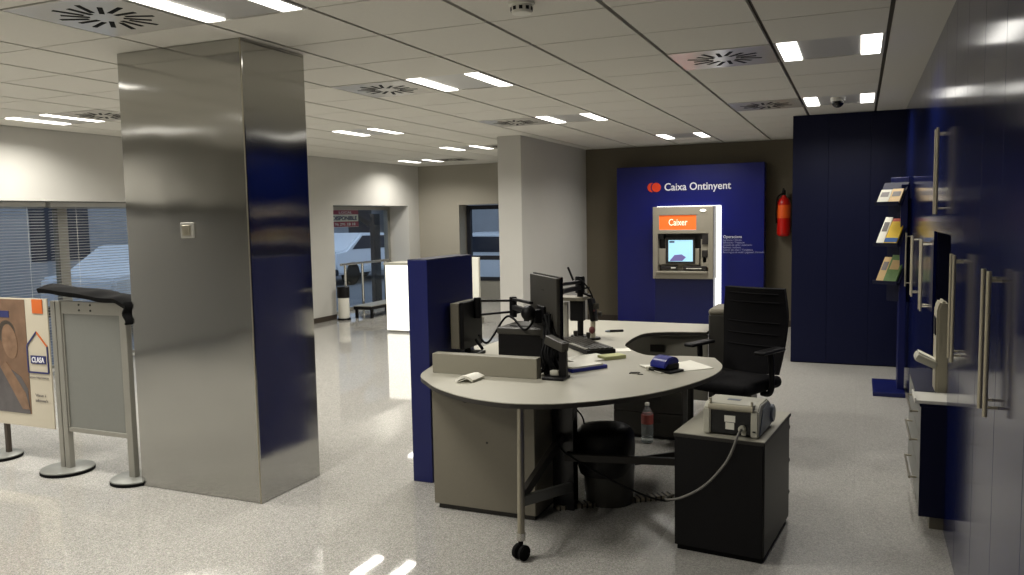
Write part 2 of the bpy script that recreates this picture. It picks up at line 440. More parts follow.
def make_vent():
    t = thing('ceiling_vent', 'x', 'air vent', (0, 0, H), group='swirl ceiling vents')
    local(t)
    w = .309
    obj('plate', B().box(-w, w, -w, w, -.004, .008, .003), 'vent', t)
    b = B()
    for k in range(16):
        a = 2*PI*k/16+.2
        r0, r1 = (.075, .2) if k % 2 else (.1, .235)
        p0 = (r0*math.cos(a), r0*math.sin(a), -.0045); p1 = (r1*math.cos(a+.12), r1*math.sin(a+.12), -.0045)
        b.bar(p0, p1, .024, .002)
    obj('slots', b, 'rubber', t)
    return t
v0 = make_vent()
for k, (x, y) in enumerate(ven):
    i, j = colm(x), row(y)
    c = ((xl[i]+xl[i+1])/2, (yl[j]+yl[j+1])/2, H)
    o = v0 if k == 0 else dup(v0, c)
    o.location = c
    a = {-1.135: 'left of the light beside the dark blue cupboards', -3.675: 'beside the steel column line', -6.63: 'near the left window wall', -4.87: 'far beyond the steel column'}[x]
    kk = {.065: 'behind the camera', 2.605: 'in the nearest row', 5.145: 'in the second row', 7.685: 'in the third row', 10.225: 'in the farthest row', 12.13: 'by the far wall'}[y]
    o['label'] = f'square swirl vent {a}, {kk}'

# smoke detector, dome camera
t = thing('smoke_detector', 'white round smoke detector on the ceiling at the top of the view', 'smoke detector', (-1.47, 3.6, H-.055))
obj('body', B().lathe([(.03, 0), (.045, .004), (.05, .018), (.052, .04), (.062, .042), (.062, .055)], (-1.47, 3.6, H-.055)), 'white', t, 40)
b = B()
for k in range(10):
    a = 2*PI*k/10
    b.box(.046, .0525, -.008, .008, .016, .032, mtx=Matrix.Translation((-1.47, 3.6, H-.055)) @ Matrix.Rotation(a, 4, 'Z'))
obj('vent_slots', b, 'black', t)
t = thing('dome_camera', 'small black dome security camera between the two far ceiling lamps', 'camera', (-.19, 7.85, H-.09))
obj('base', B().cyl((-.19, 7.85, H-.03), (-.19, 7.85, H+.012), .06, .065), 'white', t, 40)
obj('dome', B().sph((-.19, 7.85, H-.04), .05, (1, 1, .9)), 'blackgloss', t, 60)

# ------------------------------------------------------------------ steel column
t = thing('steel_column', 'square floor to ceiling column clad in brushed steel', 'column', (-3.56, 3.82, 0))
obj('cladding', B().box(-4.02, -3.093, 3.55, 4.09, 0, H-.002, .004, seg=1), 'steel', t)
obj('corner_seam', B().box(-3.106, -3.098, 3.5475, 3.551, 0, H-.003), 'satin', t)
t = thing('light_switch', 'small grey switch plate on the front of the steel column', 'switch', (-3.535, 3.548, 1.5))
obj('plate', B().box(-3.585, -3.49, 3.536, 3.55, 1.515, 1.605, .004), 'alu', t)
obj('rocker', B().box(-3.568, -3.507, 3.531, 3.537, 1.53, 1.59, .003), 'satin', t)

# ------------------------------------------------------------------ windows and doors of the left and far walls
wf = struct('window_1', B().box(-8.25, -8.17, 4.2, 8.7, 0, .06).box(-8.25, -8.17, 4.2, 8.7, 1.8, 1.86)
            .box(-8.25, -8.17, 4.2, 4.26, .06, 1.8).box(-8.25, -8.17, 8.64, 8.7, .06, 1.8).box(-8.25, -8.17, 6.3, 6.42, .06, 1.8).box(-8.25, -8.17, 7.3, 7.37, .06, 1.8), 'alu')
obj('pane', B().box(-8.216, -8.208, 4.26, 6.3, .06, 1.8).box(-8.216, -8.208, 6.42, 7.3, .06, 1.8).box(-8.216, -8.208, 7.37, 8.64, .06, 1.8), 'glass', wf)
def blind(y0, y1, lab, up=(-.25, 0, .97)):
    t = thing('venetian_blind', lab, 'blind', (-7.93, (y0+y1)/2, 0), group='venetian blinds on the left window')
    obj('headrail', B().box(-7.97, -7.90, y0, y1, 1.8, 1.85, .004), 'slat', t)
    b = B(); z = 1.785
    while z > .09:
        b.bar((-7.935, y0, z), (-7.935, y1, z), .026 if up[2] > .9 else .034, .0016, up=up); z -= .03
    obj('slats', b, 'slat', t)
    obj('bottom_rail', B().box(-7.95, -7.92, y0, y1, .04, .07, .004), 'slat', t)
    b = B()
    for k in (.12, .5, .88):
        y = y0+(y1-y0)*k
        b.cyl((-7.912, y, .06), (-7.912, y, 1.8), .0015, seg=5)
    obj('ladder_cords', b, 'white', t)
w2 = struct('window_2', B().box(-8.25, -8.17, -2.2, 3.4, 0, .06).box(-8.25, -8.17, -2.2, 3.4, 1.8, 1.86).box(-8.25, -8.17, -2.2, -2.14, .06, 1.8)
            .box(-8.25, -8.17, 3.34, 3.4, .06, 1.8).box(-8.25, -8.17, .5, .6, .06, 1.8), 'alu')
obj('pane', B().box(-8.216, -8.208, -2.14, .5, .06, 1.8).box(-8.216, -8.208, .6, 3.34, .06, 1.8), 'glass', w2)
blind(-2.15, .52, 'grey venetian blind over the far left window part behind the camera', (.8, 0, .6))
blind(.58, 3.35, 'grey venetian blind over the left window part nearest the poster stand', (.8, 0, .6))
blind(4.25, 5.96, 'grey venetian blind over the bluish left part of the window')
blind(6.02, 8.6, 'grey venetian blind right of the mullion, nearest the steel column')

# door_1: glazed entrance in the left wall
df = struct('door_1', B().box(-8.29, -8.2, 10.93, 10.98, 0, 1.84).box(-8.29, -8.2, 13.2, 13.28, 0, 1.84).box(-8.29, -8.2, 10.98, 13.2, 1.78, 1.84)
            .box(-8.29, -8.2, 10.98, 13.2, 0, .04), 'alu')
obj('pane', B().box(-8.25, -8.24, 10.98, 13.2, .04, 1.78), 'glass', df)
dg = struct('door_2', B().box(-6.93, -6.85, 14.0, 14.08, 0, 1.84).box(-5.69, -5.61, 14.0, 14.08, 0, 1.84).box(-6.85, -5.69, 14.0, 14.08, 1.76, 1.84)
            .box(-6.85, -5.69, 14.0, 14.08, .8, .88).box(-6.85, -5.69, 14.0, 14.08, .40, .47), 'darkframe')
obj('pane', B().box(-6.85, -5.69, 14.035, 14.045, .47, .8).box(-6.85, -5.69, 14.035, 14.045, .88, 1.76), 'glass', dg)
obj('kick_panel', B().box(-6.85, -5.69, 14.02, 14.06, 0, .40), 'alu', dg)
# chrome balustrade before the entrance
t = thing('chrome_railing', 'low chrome railing with glass infill inside the entrance recess', 'railing', (-7.75, 11.6, 0))
for y in (11.12, 11.62, 12.34):
    obj('post', B().cyl((-7.75, y, 0), (-7.75, y, .88), .022).cyl((-7.75, y, 0), (-7.75, y, .02), .05), 'chrome', t, 40)
obj('handrail', B().cyl((-7.75, 11.0, .88), (-7.75, 12.5, .88), .02), 'chrome', t, 40)
obj('bottom_rail', B().box(-7.77, -7.73, 11.12, 12.34, .1, .17, .006), 'chrome', t)
obj('infill_pane', B().box(-7.754, -7.746, 11.15, 12.31, .2, .82), 'glass', t)
t = thing('umbrella_bin', 'white cylinder bin with a black band beside the chrome railing', 'bin', (-7.62, 10.86, 0))
obj('body', B().lathe([(.085, 0), (.09, .01), (.09, .34)], (-7.62, 10.86, .03)), 'white', t, 40)
obj('band', B().lathe([(.098, .36), (.1, .37), (.1, .53), (.09, .54)], (-7.62, 10.86, 0)), 'black', t, 40)
obj('base', B().cyl((-7.62, 10.86, 0), (-7.62, 10.86, .03), .11, bev=.004), 'black', t, 40)
t = thing('entrance_bench', 'low dark bench with pale top edge under the entrance railing', 'bench', (-7.4, 11.5, 0))
obj('seat', B().box(-7.6, -7.25, 11.1, 12.1, .14, .19, .006), 'black', t)
obj('top_trim', B().box(-7.6, -7.25, 11.1, 12.1, .19, .205, .003), 'alu', t)
for x, y in ((-7.57, 11.15), (-7.28, 11.15), (-7.57, 12.05), (-7.28, 12.05)):
    obj('leg', B().box(x-.02, x+.02, y-.02, y+.02, 0, .14), 'black', t)

# glowing white counter beyond the desk
t = thing('backlit_counter', 'glowing white backlit counter behind the blue partition', 'counter', (-5.6, 9.95, 0))
obj('body', B().box(-6.17, -5.2, 9.83, 10.25, .03, .96, .006), 'backlitcounter', t)
obj('top', B().box(-6.19, -5.18, 9.81, 10.27, .96, .99, .004), 'offwhite', t)
obj('plinth', B().box(-6.14, -5.23, 9.86, 10.22, 0, .03), 'alu', t)
t = thing('display_totem', 'slim white upright panel seen just right of the blue partition', 'display panel', (-5.28, 11.0, 0))
obj('panel', B().box(-5.52, -5.25, 10.97, 11.03, .1, 1.01, .006), 'white', t)
obj('base', B().box(-5.52, -5.25, 10.88, 11.12, 0, .1, .006), 'alu', t)

# ------------------------------------------------------------------ street outside
struct('street_ground', B().box(-40, -8.3, -10, 40, -.3, -.12).box(-8.3, 12, 14.1, 40, -.3, -.12), 'asphalt')
t = thing('street_building', 'pale building across the street seen through the left window and entrance', 'building', (-17.3, 14, -.12))
obj('facade', B().box(-20, -17, -6, 34, -.12, 6), 'facade', t)
for k in range(9):
    y = -4+k*4.1
    obj('window', B().box(-17.02, -16.98, y, y+1.5, .8, 2.5), 'shutter', t)
t = thing('street_building', 'unseen dark block added outside the left window to darken the column reflections', 'building', (-11.5, -2, -.12))  # added out of view to darken what the steel column mirrors
obj('facade', B().box(-13, -11, -12, 4.5, -.12, 5), 'shutter', t)
for k in range(4):
    obj('shutter', B().box(-11.03, -10.98, -11+k*3.9, -8.6+k*3.9, .0, 2.4), 'darkframe', t)
t = thing('street_building', 'pale building across the street seen through the glazed far door', 'building', (-6, 28, -.12))
obj('facade', B().box(-16, 4, 26, 30, -.12, 6), 'facade', t)
for k in range(6):
    obj('window', B().box(-14.5+k*3, -13.1+k*3, 25.97, 26.02, .9, 2.6), 'shutter', t)
def car(lab, cat, loc, rz, van=False):
    t = thing('van' if van else 'car', lab, cat, loc, rz); local(t)
    if van:
        prof = [(-2.3, .3), (2.25, .3), (2.35, .5), (2.3, .95), (1.75, 1.1), (1.15, 1.75), (.9, 1.85), (-2.25, 1.85), (-2.35, 1.6)]
        glz = [(1.62, 1.14), (1.12, 1.66), (.5, 1.66), (.5, 1.14)]
    else:
        prof = [(-2.0, .3), (2.0, .3), (2.1, .5), (2.05, .75), (1.2, .9), (.5, 1.35), (-.9, 1.38), (-1.6, .95), (-2.05, .9), (-2.1, .55)]
        glz = [(1.0, .93), (.45, 1.28), (-.85, 1.3), (-1.35, .95)]
    obj('body', B().prism(prof, -.8, .8, 'y', .05), 'carwhite', t, 40)
    obj('side_glass', B().prism(glz, -.81, .81, 'y'), 'shutter', t)
    for x in (-1.35, 1.4):
        for y in (-.72, .72):
            obj('wheel', B().cyl((x, y-.1, .31), (x, y+.1, .31), .31, bev=.02), 'rubber', t, 40)
    obj('bumper', B().box(1.95, 2.12 if not van else 2.38, -.78, .78, .28, .45, .03).box(-2.14 if not van else -2.38, -1.95, -.78, .78, .28, .45, .03), 'darkframe', t)
car('white car parked outside the blinds of the left window', 'car', (-11.2, 10.9, -.12), PI/2+.02, False)
car('white car parked in the street beyond the entrance railing', 'car', (-13.2, 19.5, -.12), PI/2, False)
car('white car outside the glazed far door', 'car', (-7.6, 17.6, -.12), .1, False)
t = thing('street_banner', 'for rent banner with maroon bands seen through the entrance glass', 'banner', (-8.42, 12.12, 1.45))
obj('sheet', B().box(-8.425, -8.42, 11.66, 12.55, 1.48, 1.79), 'white', t)
obj('maroon_band', B().box(-8.42, -8.416, 11.66, 12.55, 1.705, 1.78).box(-8.42, -8.416, 11.66, 12.55, 1.485, 1.58), 'banner_maroon', t)
obj('lettering', B().text('DISPONIBLE', .1, (-8.417, 11.76, 1.605), '+x', .74, .003, .003), 'navy', t)
obj('number', B().text('96 291 18 18', .07, (-8.415, 11.82, 1.508), '+x', .62, .003).text('LOCAL', .06, (-8.415, 11.95, 1.72), '+x', .4, .003), 'letter', t)
obj('bracket', B().box(-8.46, -8.415, 11.6, 12.6, 1.79, 1.852), 'darkframe', t)
t = thing('street_post', 'dark post with a side arm standing outside the entrance glass', 'post', (-8.75, 13.5, -.12))
obj('pole', B().box(-8.8, -8.7, 13.5, 13.72, -.12, 1.72, .01), 'darkframe', t)
obj('arm', B().bar((-8.74, 13.35, 1.52), (-8.74, 12.85, 1.7), .06, .09), 'darkframe', t)

# ------------------------------------------------------------------ poster stand and sign stand at the left
def base_disc(x, y, r=.165):
    return B().lathe([(r, .018), (r, .026), (r-.004, .028), (.03, .03)], (x, y, 0), 40)
t = thing('poster_stand', 'acrylic poster panel on a disc foot at the left edge', 'poster stand', (-5.45, 3.68, 0))
obj('panel', B().box(-5.9, -4.925, 3.676, 3.686, .24, 1.12, .002), 'beige', t)
obj('photo', B().box(-5.9, -5.14, 3.6735, 3.676, .33, 1.11), 'brown', t)
b = B()
def fl(pts, y0=3.671, y1=3.6738): return B().prism(pts, y0, y1, 'y')
def ell(cx, cz, rx, rz_, n=24, tilt=0):
    return [(cx+rx*math.cos(a)*math.cos(tilt)-rz_*math.sin(a)*math.sin(tilt), cz+rx*math.cos(a)*math.sin(tilt)+rz_*math.sin(a)*math.cos(tilt)) for a in (2*PI*k/n for k in range(n))]
obj('photo_portrait', fl(ell(-5.31, .82, .075, .12, tilt=.2)), 'skin', t)
obj('photo_clothing', fl([(-5.55, .33), (-5.15, .33), (-5.16, .5), (-5.22, .58), (-5.38, .66), (-5.55, .6)]), 'photoblue', t)
obj('photo_sleeve', B().prism([(-5.42, .64), (-5.36, .68), (-5.18, .47), (-5.15, .36), (-5.22, .36)], 3.669, 3.672, 'y'), 'skin', t)
obj('photo_hair', B().prism(ell(-5.335, .88, .085, .085, tilt=.4), 3.6725, 3.6745, 'y'), 'skirting', t)
obj('orange_tag', fl([(-5.065, 1.02), (-4.965, 1.02), (-4.965, 1.115), (-5.065, 1.115)]), 'posterorange', t)
hs = [(-5.14, .62), (-4.945, .62), (-4.945, .80), (-5.042, .895), (-5.14, .80)]
def outline(pts, w, idx):
    b = B()
    for i in idx:
        p, q = pts[i], pts[(i+1) % len(pts)]
        b.bar((p[0], 3.672, p[1]), (q[0], 3.672, q[1]), .003, w, up=(0, 0, 1) if abs(p[1]-q[1]) < abs(p[0]-q[0]) else (1, 0, 0))
    return b
obj('house_outline', outline(hs, .011, (0, 1, 3, 4)), 'navy', t)
obj('roof_edge', outline(hs, .011, (2,)), 'posterorange', t)
obj('name_bar', fl([(-5.11, .68), (-4.965, .68), (-4.965, .735), (-5.11, .735)]), 'navy', t)
obj('name_lettering', B().text('CLASA', .05, (-5.098, 3.67, .69), '-y', .12, .002, .001), 'letter', t)
obj('small_print', B().text('nova hipoteca', .022, (-5.14, 3.672, .58), '-y', .19), 'greyink', t)
obj('slogan', B().text('Vine i', .028, (-5.09, 3.672, .455), '-y', .1).text('informa\'t', .028, (-5.09, 3.672, .42), '-y', .12), 'greyink', t)
obj('blue_stripe', fl([(-5.6, .985), (-5.30, .985), (-5.30, 1.03), (-5.6, 1.03)]), 'navy', t)
obj('post', B().box(-5.46, -5.43, 3.69, 3.72, .015, .3, .003), 'skirting', t)
obj('disc_foot', base_disc(-5.46, 3.66, .13), 'framegrey', t, 40)
obj('foot_rim', B().lathe([(.128, .0), (.132, .002), (.132, .019), (.128, .02)], (-5.46, 3.66, 0), 40), 'rubber', t)

t = thing('sign_stand', 'grey metal display stand with two posts on disc feet next to the steel column', 'stand', (-4.45, 3.6, 0))
obj('post', B().box(-4.775, -4.735, 3.585, 3.625, .02, 1.12, .004), 'alu', t)
obj('post', B().box(-4.728, -4.685, 3.585, 3.625, .02, 1.12, .004), 'alu', t)
obj('post', B().box(-4.165, -4.115, 3.585, 3.625, .02, 1.12, .004), 'alu', t)
obj('frame', B().box(-4.685, -4.165, 3.592, 3.618, 1.04, 1.12, .003).box(-4.685, -4.165, 3.592, 3.618, .27, .3, .003).box(-4.685, -4.672, 3.592, 3.618, .3, 1.04, .002).box(-4.178, -4.165, 3.592, 3.618, .3, 1.04, .002), 'alu', t)
obj('panel', B().box(-4.672, -4.178, 3.6, 3.612, .3, 1.04), 'framegrey', t)
for x in (-4.52, -4.42):
    for z in (1.065, 1.1):
        obj('screw', B().cyl((x, 3.589, z), (x, 3.594, z), .007, seg=10), 'edge', t)
obj('disc_foot', base_disc(-4.735, 3.605, .16), 'framegrey', t, 40)
obj('disc_foot', base_disc(-4.14, 3.605, .14), 'framegrey', t, 40)
for x, r in ((-4.735, .162), (-4.14, .142)):
    obj('foot_rim', B().lathe([(r-.004, .0), (r, .002), (r, .019), (r-.004, .02)], (x, 3.605, 0), 40), 'rubber', t)
def cover(u, v):
    x = -4.81+u*.76; y = 3.53+v*.2
    z = 1.138+.05*(1-u)+.02*(1-abs(2*v-1)**2)+.003*math.sin(u*9+v*3)+.002*math.sin(u*17-v*8)
    if u > .6: z -= .012*math.sin((u-.6)*9)
    if u > .88: z -= (u-.88)*.35
    return (x, y, z)
b = B().grid(cover, 36, 18, .03)
tag(obj('black_cover', b, 'rubber', smooth=50), 'crumpled black cover lying folded on top of the grey display stand', 'cover')
tag(obj('strap_end', B().grid(lambda u, v: (-4.055+.012*math.sin(v*9)+.03*u, 3.52+.06*u, 1.13-.13*v), 4, 12, .012), 'rubber', smooth=50), 'short black strap end hanging beside the grey stand top', 'strap')

# ------------------------------------------------------------------ blue partition
t = thing('blue_partition', 'thick dark blue partition standing on the floor left of the desk', 'partition', (-2.42, 4.5, 0))
obj('panel', B().box(-2.485, -2.352, 4.205, 4.82, .0, 1.357, .003), 'blue', t)
obj('edge_cap', B().box(-2.484, -2.353, 4.206, 4.819, 1.3565, 1.36, .001), 'bluedk', t)

# ------------------------------------------------------------------ desk
def smooth_poly(pts, n=5):
    out = []
    N = len(pts)
    for i in range(N):
        p0, p1, p2, p3 = (Vector((*pts[(i+k) % N][:2], 0)) for k in (-1, 0, 1, 2))
        sh1 = len(pts[i]) > 2; sh2 = len(pts[(i+1) % N]) > 2
        if sh1: p0 = p1-(p2-p1)
        if sh2: p3 = p2+(p2-p1)
        for k in range(n):
            u = k/n
            q = .5*((2*p1)+(p2-p0)*u+(2*p0-5*p1+4*p2-p3)*u*u+(3*p1-p0-3*p2+p3)*u**3)
            out.append((q.x, q.y))
    return out
outl = [(-2.335, 4.25, 1), (-2.25, 3.92), (-2.11, 3.745), (-1.98, 3.62), (-1.80, 3.505), (-1.63, 3.445), (-1.46, 3.435), (-1.26, 3.505), (-1.04, 3.69),
        (-.875, 3.92), (-.755, 4.21), (-.70, 4.47), (-.71, 4.70), (-.79, 4.93, 1), (-.95, 4.945), (-1.17, 4.9), (-1.27, 4.97), (-1.37, 5.12), (-1.43, 5.24), (-1.455, 5.4), (-1.46, 5.65),
        (-1.43, 5.83), (-1.3, 5.93), (-1.02, 6.0, 1), (-1.02, 6.44, 1), (-2.32, 6.46, 1), (-2.335, 4.8, 1)]
dp = smooth_poly(outl)
def inset(pts, d):
    n = len(pts); out = []
    for i in range(n):
        a, c = Vector(pts[i-1]), Vector(pts[(i+1) % n]); tn = (c-a).normalized()
        out.append((pts[i][0]-tn.y*d, pts[i][1]+tn.x*d))
    return out
t = thing('desk', 'large grey curved workstation desk with a rounded front end', 'desk', (-1.5, 4.4, 0))
obj('tabletop', B().prism(dp, .7255, .73, 'z'), 'desk', t)
obj('edge_band', B().prism(inset(dp, .0006), .704, .7255, 'z'), 'edge', t)
obj('raised_ledge', B().box(-2.21, -1.575, 3.985, 4.05, .73, .842, .003), 'ledge', t)
lg = obj('leg', B().cyl((-1.437, 3.40, .09), (-1.458, 3.475, .706), .0175, .0175), 'satin', t, 40)
obj('collar', B().cyl((-1.437, 3.40, .085), (-1.438, 3.404, .12), .021), 'chrome', lg, 40)
obj('caster', B().cyl((-1.46, 3.395, .036), (-1.435, 3.385, .036), .036, bev=.005).cyl((-1.425, 3.382, .036), (-1.402, 3.373, .036), .036, bev=.005).cyl((-1.437, 3.39, .04), (-1.437, 3.40, .09), .012), 'rubber', lg, 40)
lg2 = obj('leg', B().cyl((-.84, 4.43, .09), (-.84, 4.43, .70), .0175), 'edge', t, 40)
obj('caster', B().cyl((-.87, 4.43, .036), (-.845, 4.43, .036), .036, bev=.005).cyl((-.835, 4.43, .036), (-.81, 4.43, .036), .036, bev=.005).cyl((-.84, 4.43, .04), (-.84, 4.43, .09), .012), 'rubber', lg2, 40)
obj('frame_beam', B().bar((-1.44, 3.43, .265), (-1.42, 4.07, .13), .03, .05, .003), 'framegrey', t)
obj('frame_beam', B().bar((-1.445, 3.43, .28), (-1.47, 4.06, .40), .03, .05, .003), 'edge', t)
obj('frame_beam', B().bar((-1.44, 4.03, .305), (-.84, 4.14, .31), .03, .038, .003), 'edge', t)
obj('frame_beam', B().bar((-1.40, 4.62, .09), (-.84, 4.44, .27), .03, .045, .003), 'edge', t)
obj('support_post', B().box(-1.52, -1.40, 4.06, 4.14, 0, .70, .003), 'blackgloss', t)
obj('wing_leg', B().box(-2.25, -2.2, 6.1, 6.4, 0, .70, .003), 'deskdk', t)
obj('wing_modesty_panel', B().box(-2.2, -1.02, 6.06, 6.08, .2, .70, .002), 'desk', t)
obj('socket_plate', B().box(-1.455, -1.345, 6.05, 6.06, .555, .61, .002), 'edge', t)
obj('panel_highlight', B().box(-1.45, -1.05, 6.05, 6.06, .655, .668, .002), 'alu', t)  # pale strip standing in for the reflection line along the panel top

t = thing('desk_cabinet', 'grey side cabinet under the left end of the curved desk', 'cabinet', (-1.83, 4.1, 0))
obj('carcass', B().box(-2.14, -1.535, 3.855, 4.35, .025, .698, .003), 'deskdk', t)
obj('front_panel', B().box(-2.138, -1.537, 3.84, 3.854, .03, .695, .002), 'deskdk', t)
obj('plinth', B().box(-2.12, -1.55, 3.86, 4.33, 0, .025), 'edge', t)
obj('finger_hole', B().cyl((-1.935, 3.8385, .635), (-1.935, 3.842, .635), .026, seg=24), 'edge', t)
obj('lock', B().cyl((-1.81, 3.8385, .40), (-1.81, 3.842, .40), .007, seg=12), 'edge', t)

t = thing('drawer_unit', 'dark grey drawer unit standing under the desk wing behind the water bottle', 'drawer unit', (-1.22, 5.75, 0))
obj('body', B().box(-1.62, -1.12, 5.62, 5.84, .02, .53, .003), 'charcoal', t)
obj('top', B().box(-1.623, -1.117, 5.6, 5.842, .53, .545, .002), 'charcoal', t)
for z0, z1 in ((.03, .19), (.195, .355), (.36, .525)):
    d = obj('drawer', B().box(-1.617, -1.123, 5.602, 5.62, z0, z1, .002), 'charcoal', t)
    obj('handle', B().box(-1.37, -1.27, 5.597, 5.603, z1-.07, z1-.04, .002), 'edge', d)
obj('plinth', B().box(-1.6, -1.14, 5.63, 5.82, 0, .02), 'edge', t)

t = thing('tall_pedestal', 'dark grey pedestal unit with paler rounded top behind the office chair', 'pedestal', (-.85, 6.22, 0))
obj('body', B().box(-1.01, -.7, 6.02, 6.4, .02, .86, .012), 'charcoal', t)
obj('top', B().box(-1.012, -.698, 6.015, 6.405, .85, .9, .022, seg=3), 'deskdk', t, 40)
obj('plinth', B().box(-.99, -.72, 6.04, 6.38, 0, .02), 'edge', t)

# mobile pedestal with the machine on top
t = thing('mobile_pedestal', 'dark grey mobile drawer pedestal in front of the desk carrying a small machine', 'pedestal', (-.58, 4.06, 0))
obj('back_panel', B().box(-.79, -.38, 3.752, 3.768, .025, .552, .002), 'black', t)
obj('carcass', B().box(-.79, -.375, 3.768, 4.36, .025, .552, .002), 'charcoal', t)
obj('top_edge', B().box(-.795, -.37, 3.748, 4.37, .552, .568, .002), 'edge', t)
obj('top', B().box(-.793, -.372, 3.75, 4.368, .568, .572, .001, seg=1), 'desk', t)
for z0, z1 in ((.04, .2), (.21, .37), (.38, .545)):
    d = obj('drawer', B().box(-.785, -.38, 4.361, 4.379, z0, z1, .002), 'charcoal', t)
    obj('knob', B().cyl((-.40, 4.379, z1-.06), (-.40, 4.41, z1-.06), .017, .021, bev=.003), 'black', d, 40)
obj('plinth', B().box(-.78, -.385, 3.765, 4.35, 0, .025), 'rubber', t)

t = thing('cash_counter', 'small grey and black counting machine on the mobile pedestal', 'counting machine', (-.505, 3.93, .572))
Z = .572
obj('body', B().box(-.60, -.412, 3.80, 4.05, Z+.004, Z+.125, .006), 'blackgloss', t)
chk = [(3.785, Z+.003), (4.06, Z+.003), (4.085, Z+.05), (4.05, Z+.12), (3.99, Z+.148), (3.84, Z+.15), (3.79, Z+.125)]
obj('side_cheek', B().prism(chk, -.632, -.598, 'x', .006), 'offwhite', t, 40)
ck = obj('side_cheek', B().prism(chk, -.414, -.378, 'x', .006), 'offwhite', t, 40)
obj('cheek_panel', B().prism([(3.80, Z+.01), (4.05, Z+.01), (4.07, Z+.05), (4.04, Z+.11), (3.98, Z+.135), (3.87, Z+.12)], -.379, -.374, 'x', .002), 'machblue', ck, 40)
obj('port', B().box(-.403, -.39, 3.782, 3.787, Z+.03, Z+.036), 'black', ck)
obj('top_cover', B().box(-.612, -.40, 3.80, 3.98, Z+.125, Z+.152, .01), 'offwhite', t, 40)
obj('cover_lip', B().cyl((-.608, 3.797, Z+.132), (-.404, 3.797, Z+.132), .014), 'ivory', t, 40)
obj('handle_dent', B().box(-.54, -.48, 3.87, 3.90, Z+.151, Z+.154, .001), 'machblue', t)
obj('post', B().cyl((-.60, 3.80, Z+.14), (-.60, 3.80, Z+.172), .006).cyl((-.41, 3.80, Z+.14), (-.41, 3.80, Z+.168), .006), 'ivory', t)
obj('hopper', B().cyl((-.42, 4.07, Z+.06), (-.365, 4.07, Z+.06), .045, bev=.006), 'machblue', t, 40)
obj('rating_label', B().box(-.535, -.485, 3.797, 3.8, Z+.065, Z+.095).box(-.53, -.49, 3.797, 3.8, Z+.03, Z+.062), 'paper', t)
obj('plug', B().cyl((-.452, 3.775, Z+.04), (-.452, 3.805, Z+.04), .016, bev=.003).box(-.455, -.435, 3.79, 3.802, Z+.01, Z+.028), 'offwhite', t, 40)
obj('power_cord', B().tube([(-.452, 3.775, .612), (-.455, 3.73, .60), (-.49, 3.722, .5), (-.54, 3.73, .42), (-.62, 3.735, .33), (-.72, 3.735, .265), (-.79, 3.735, .245), (-.805, 3.78, .24), (-.80, 3.92, .2), (-.80, 4.1, .05), (-.80, 4.2, .008)], .006), 'cable', t, 60)

refresh()
PIV = Vector((-.375, 3.75, 0))
for nm in ('mobile_pedestal', 'cash_counter'):
    o = bpy.data.objects[nm]; q = Matrix.Rotation(math.radians(-6), 3, 'Z')
    o.location = PIV+q @ (o.location-PIV)+Vector((0, -.04, 0) if nm == 'mobile_pedestal' else (-.03, -.04, 0)); o.rotation_euler = (0, 0, math.radians(-6))

# waste bin with bag, bottle, floor cables
t = thing('waste_bin', 'smoked grey waste bin with a black bag under the desk', 'bin', (-1.27, 4.27, 0))
obj('bucket', B().lathe([(.13, 0), (.134, .008), (.148, .25), (.143, .25)], (-1.27, 4.29, 0)), 'bin', t, 40)
obj('bag_liner', B().lathe([(.146, .17), (.155, .2), (.163, .25), (.167, .33), (.162, .395), (.135, .425), (.07, .435), (.02, .435)], (-1.285, 4.28, 0), 32, .04), 'bagblack', t, 60)
t = thing('water_bottle', 'clear plastic water bottle with red label on the floor under the desk', 'bottle', (-1.345, 5.50, 0))
cb = (-1.345, 5.50, 0)
obj('bottle_body', B().lathe([(.03, 0), (.04, .008), (.042, .03), (.038, .04), (.042, .05), (.038, .06), (.042, .07), (.042, .19), (.03, .235), (.014, .255), (.014, .275)], cb), mat('clear_plastic', (.85, .92, .92, 1), .1, trans=.85, ior=1.2), t, 40)
obj('wrap_label', B().lathe([(.0428, .14), (.0428, .205)], cb), 'redlabel', t, 40)
obj('cap', B().lathe([(.016, .268), (.016, .285), (.013, .287)], cb), 'paper', t, 40)
t = thing('cable_spine', 'flat beige jointed cable spine lying on the floor under the desk', 'cable spine', (-1.1, 4.3, 0))
p0, p1 = Vector((-1.5, 4.05, .012)), Vector((-.95, 4.46, .012))
obj('strip', B().bar(p0, p1, .05, .02, .003), 'spine', t)
b = B()
for k in range(22):
    p = p0.lerp(p1, (k+.5)/22); d = (p1-p0).normalized()
    b.bar(p-d*.004, p+d*.004, .06, .028)
obj('clips', b, 'edge', t)
t = obj('floor_cable', B().tube([(-1.46, 4.0, .4), (-1.42, 3.96, .36), (-1.25, 3.9, .30), (-1.05, 3.83, .25), (-.88, 3.79, .22), (-.81, 3.84, .21), (-.80, 3.95, .2)], .005), 'rubber', smooth=60)
tag(t, 'black cable drooping under the desk from the support post to the mobile pedestal', 'cable')
t = obj('floor_cable', B().tube([(-1.46, 4.18, .25), (-1.4, 4.22, .33), (-1.42, 4.3, .45), (-1.46, 4.22, .55), (-1.46, 4.17, .6)], .005), 'rubber', smooth=60)
tag(t, 'black cable looped beside the dark support post under the desk', 'cable')

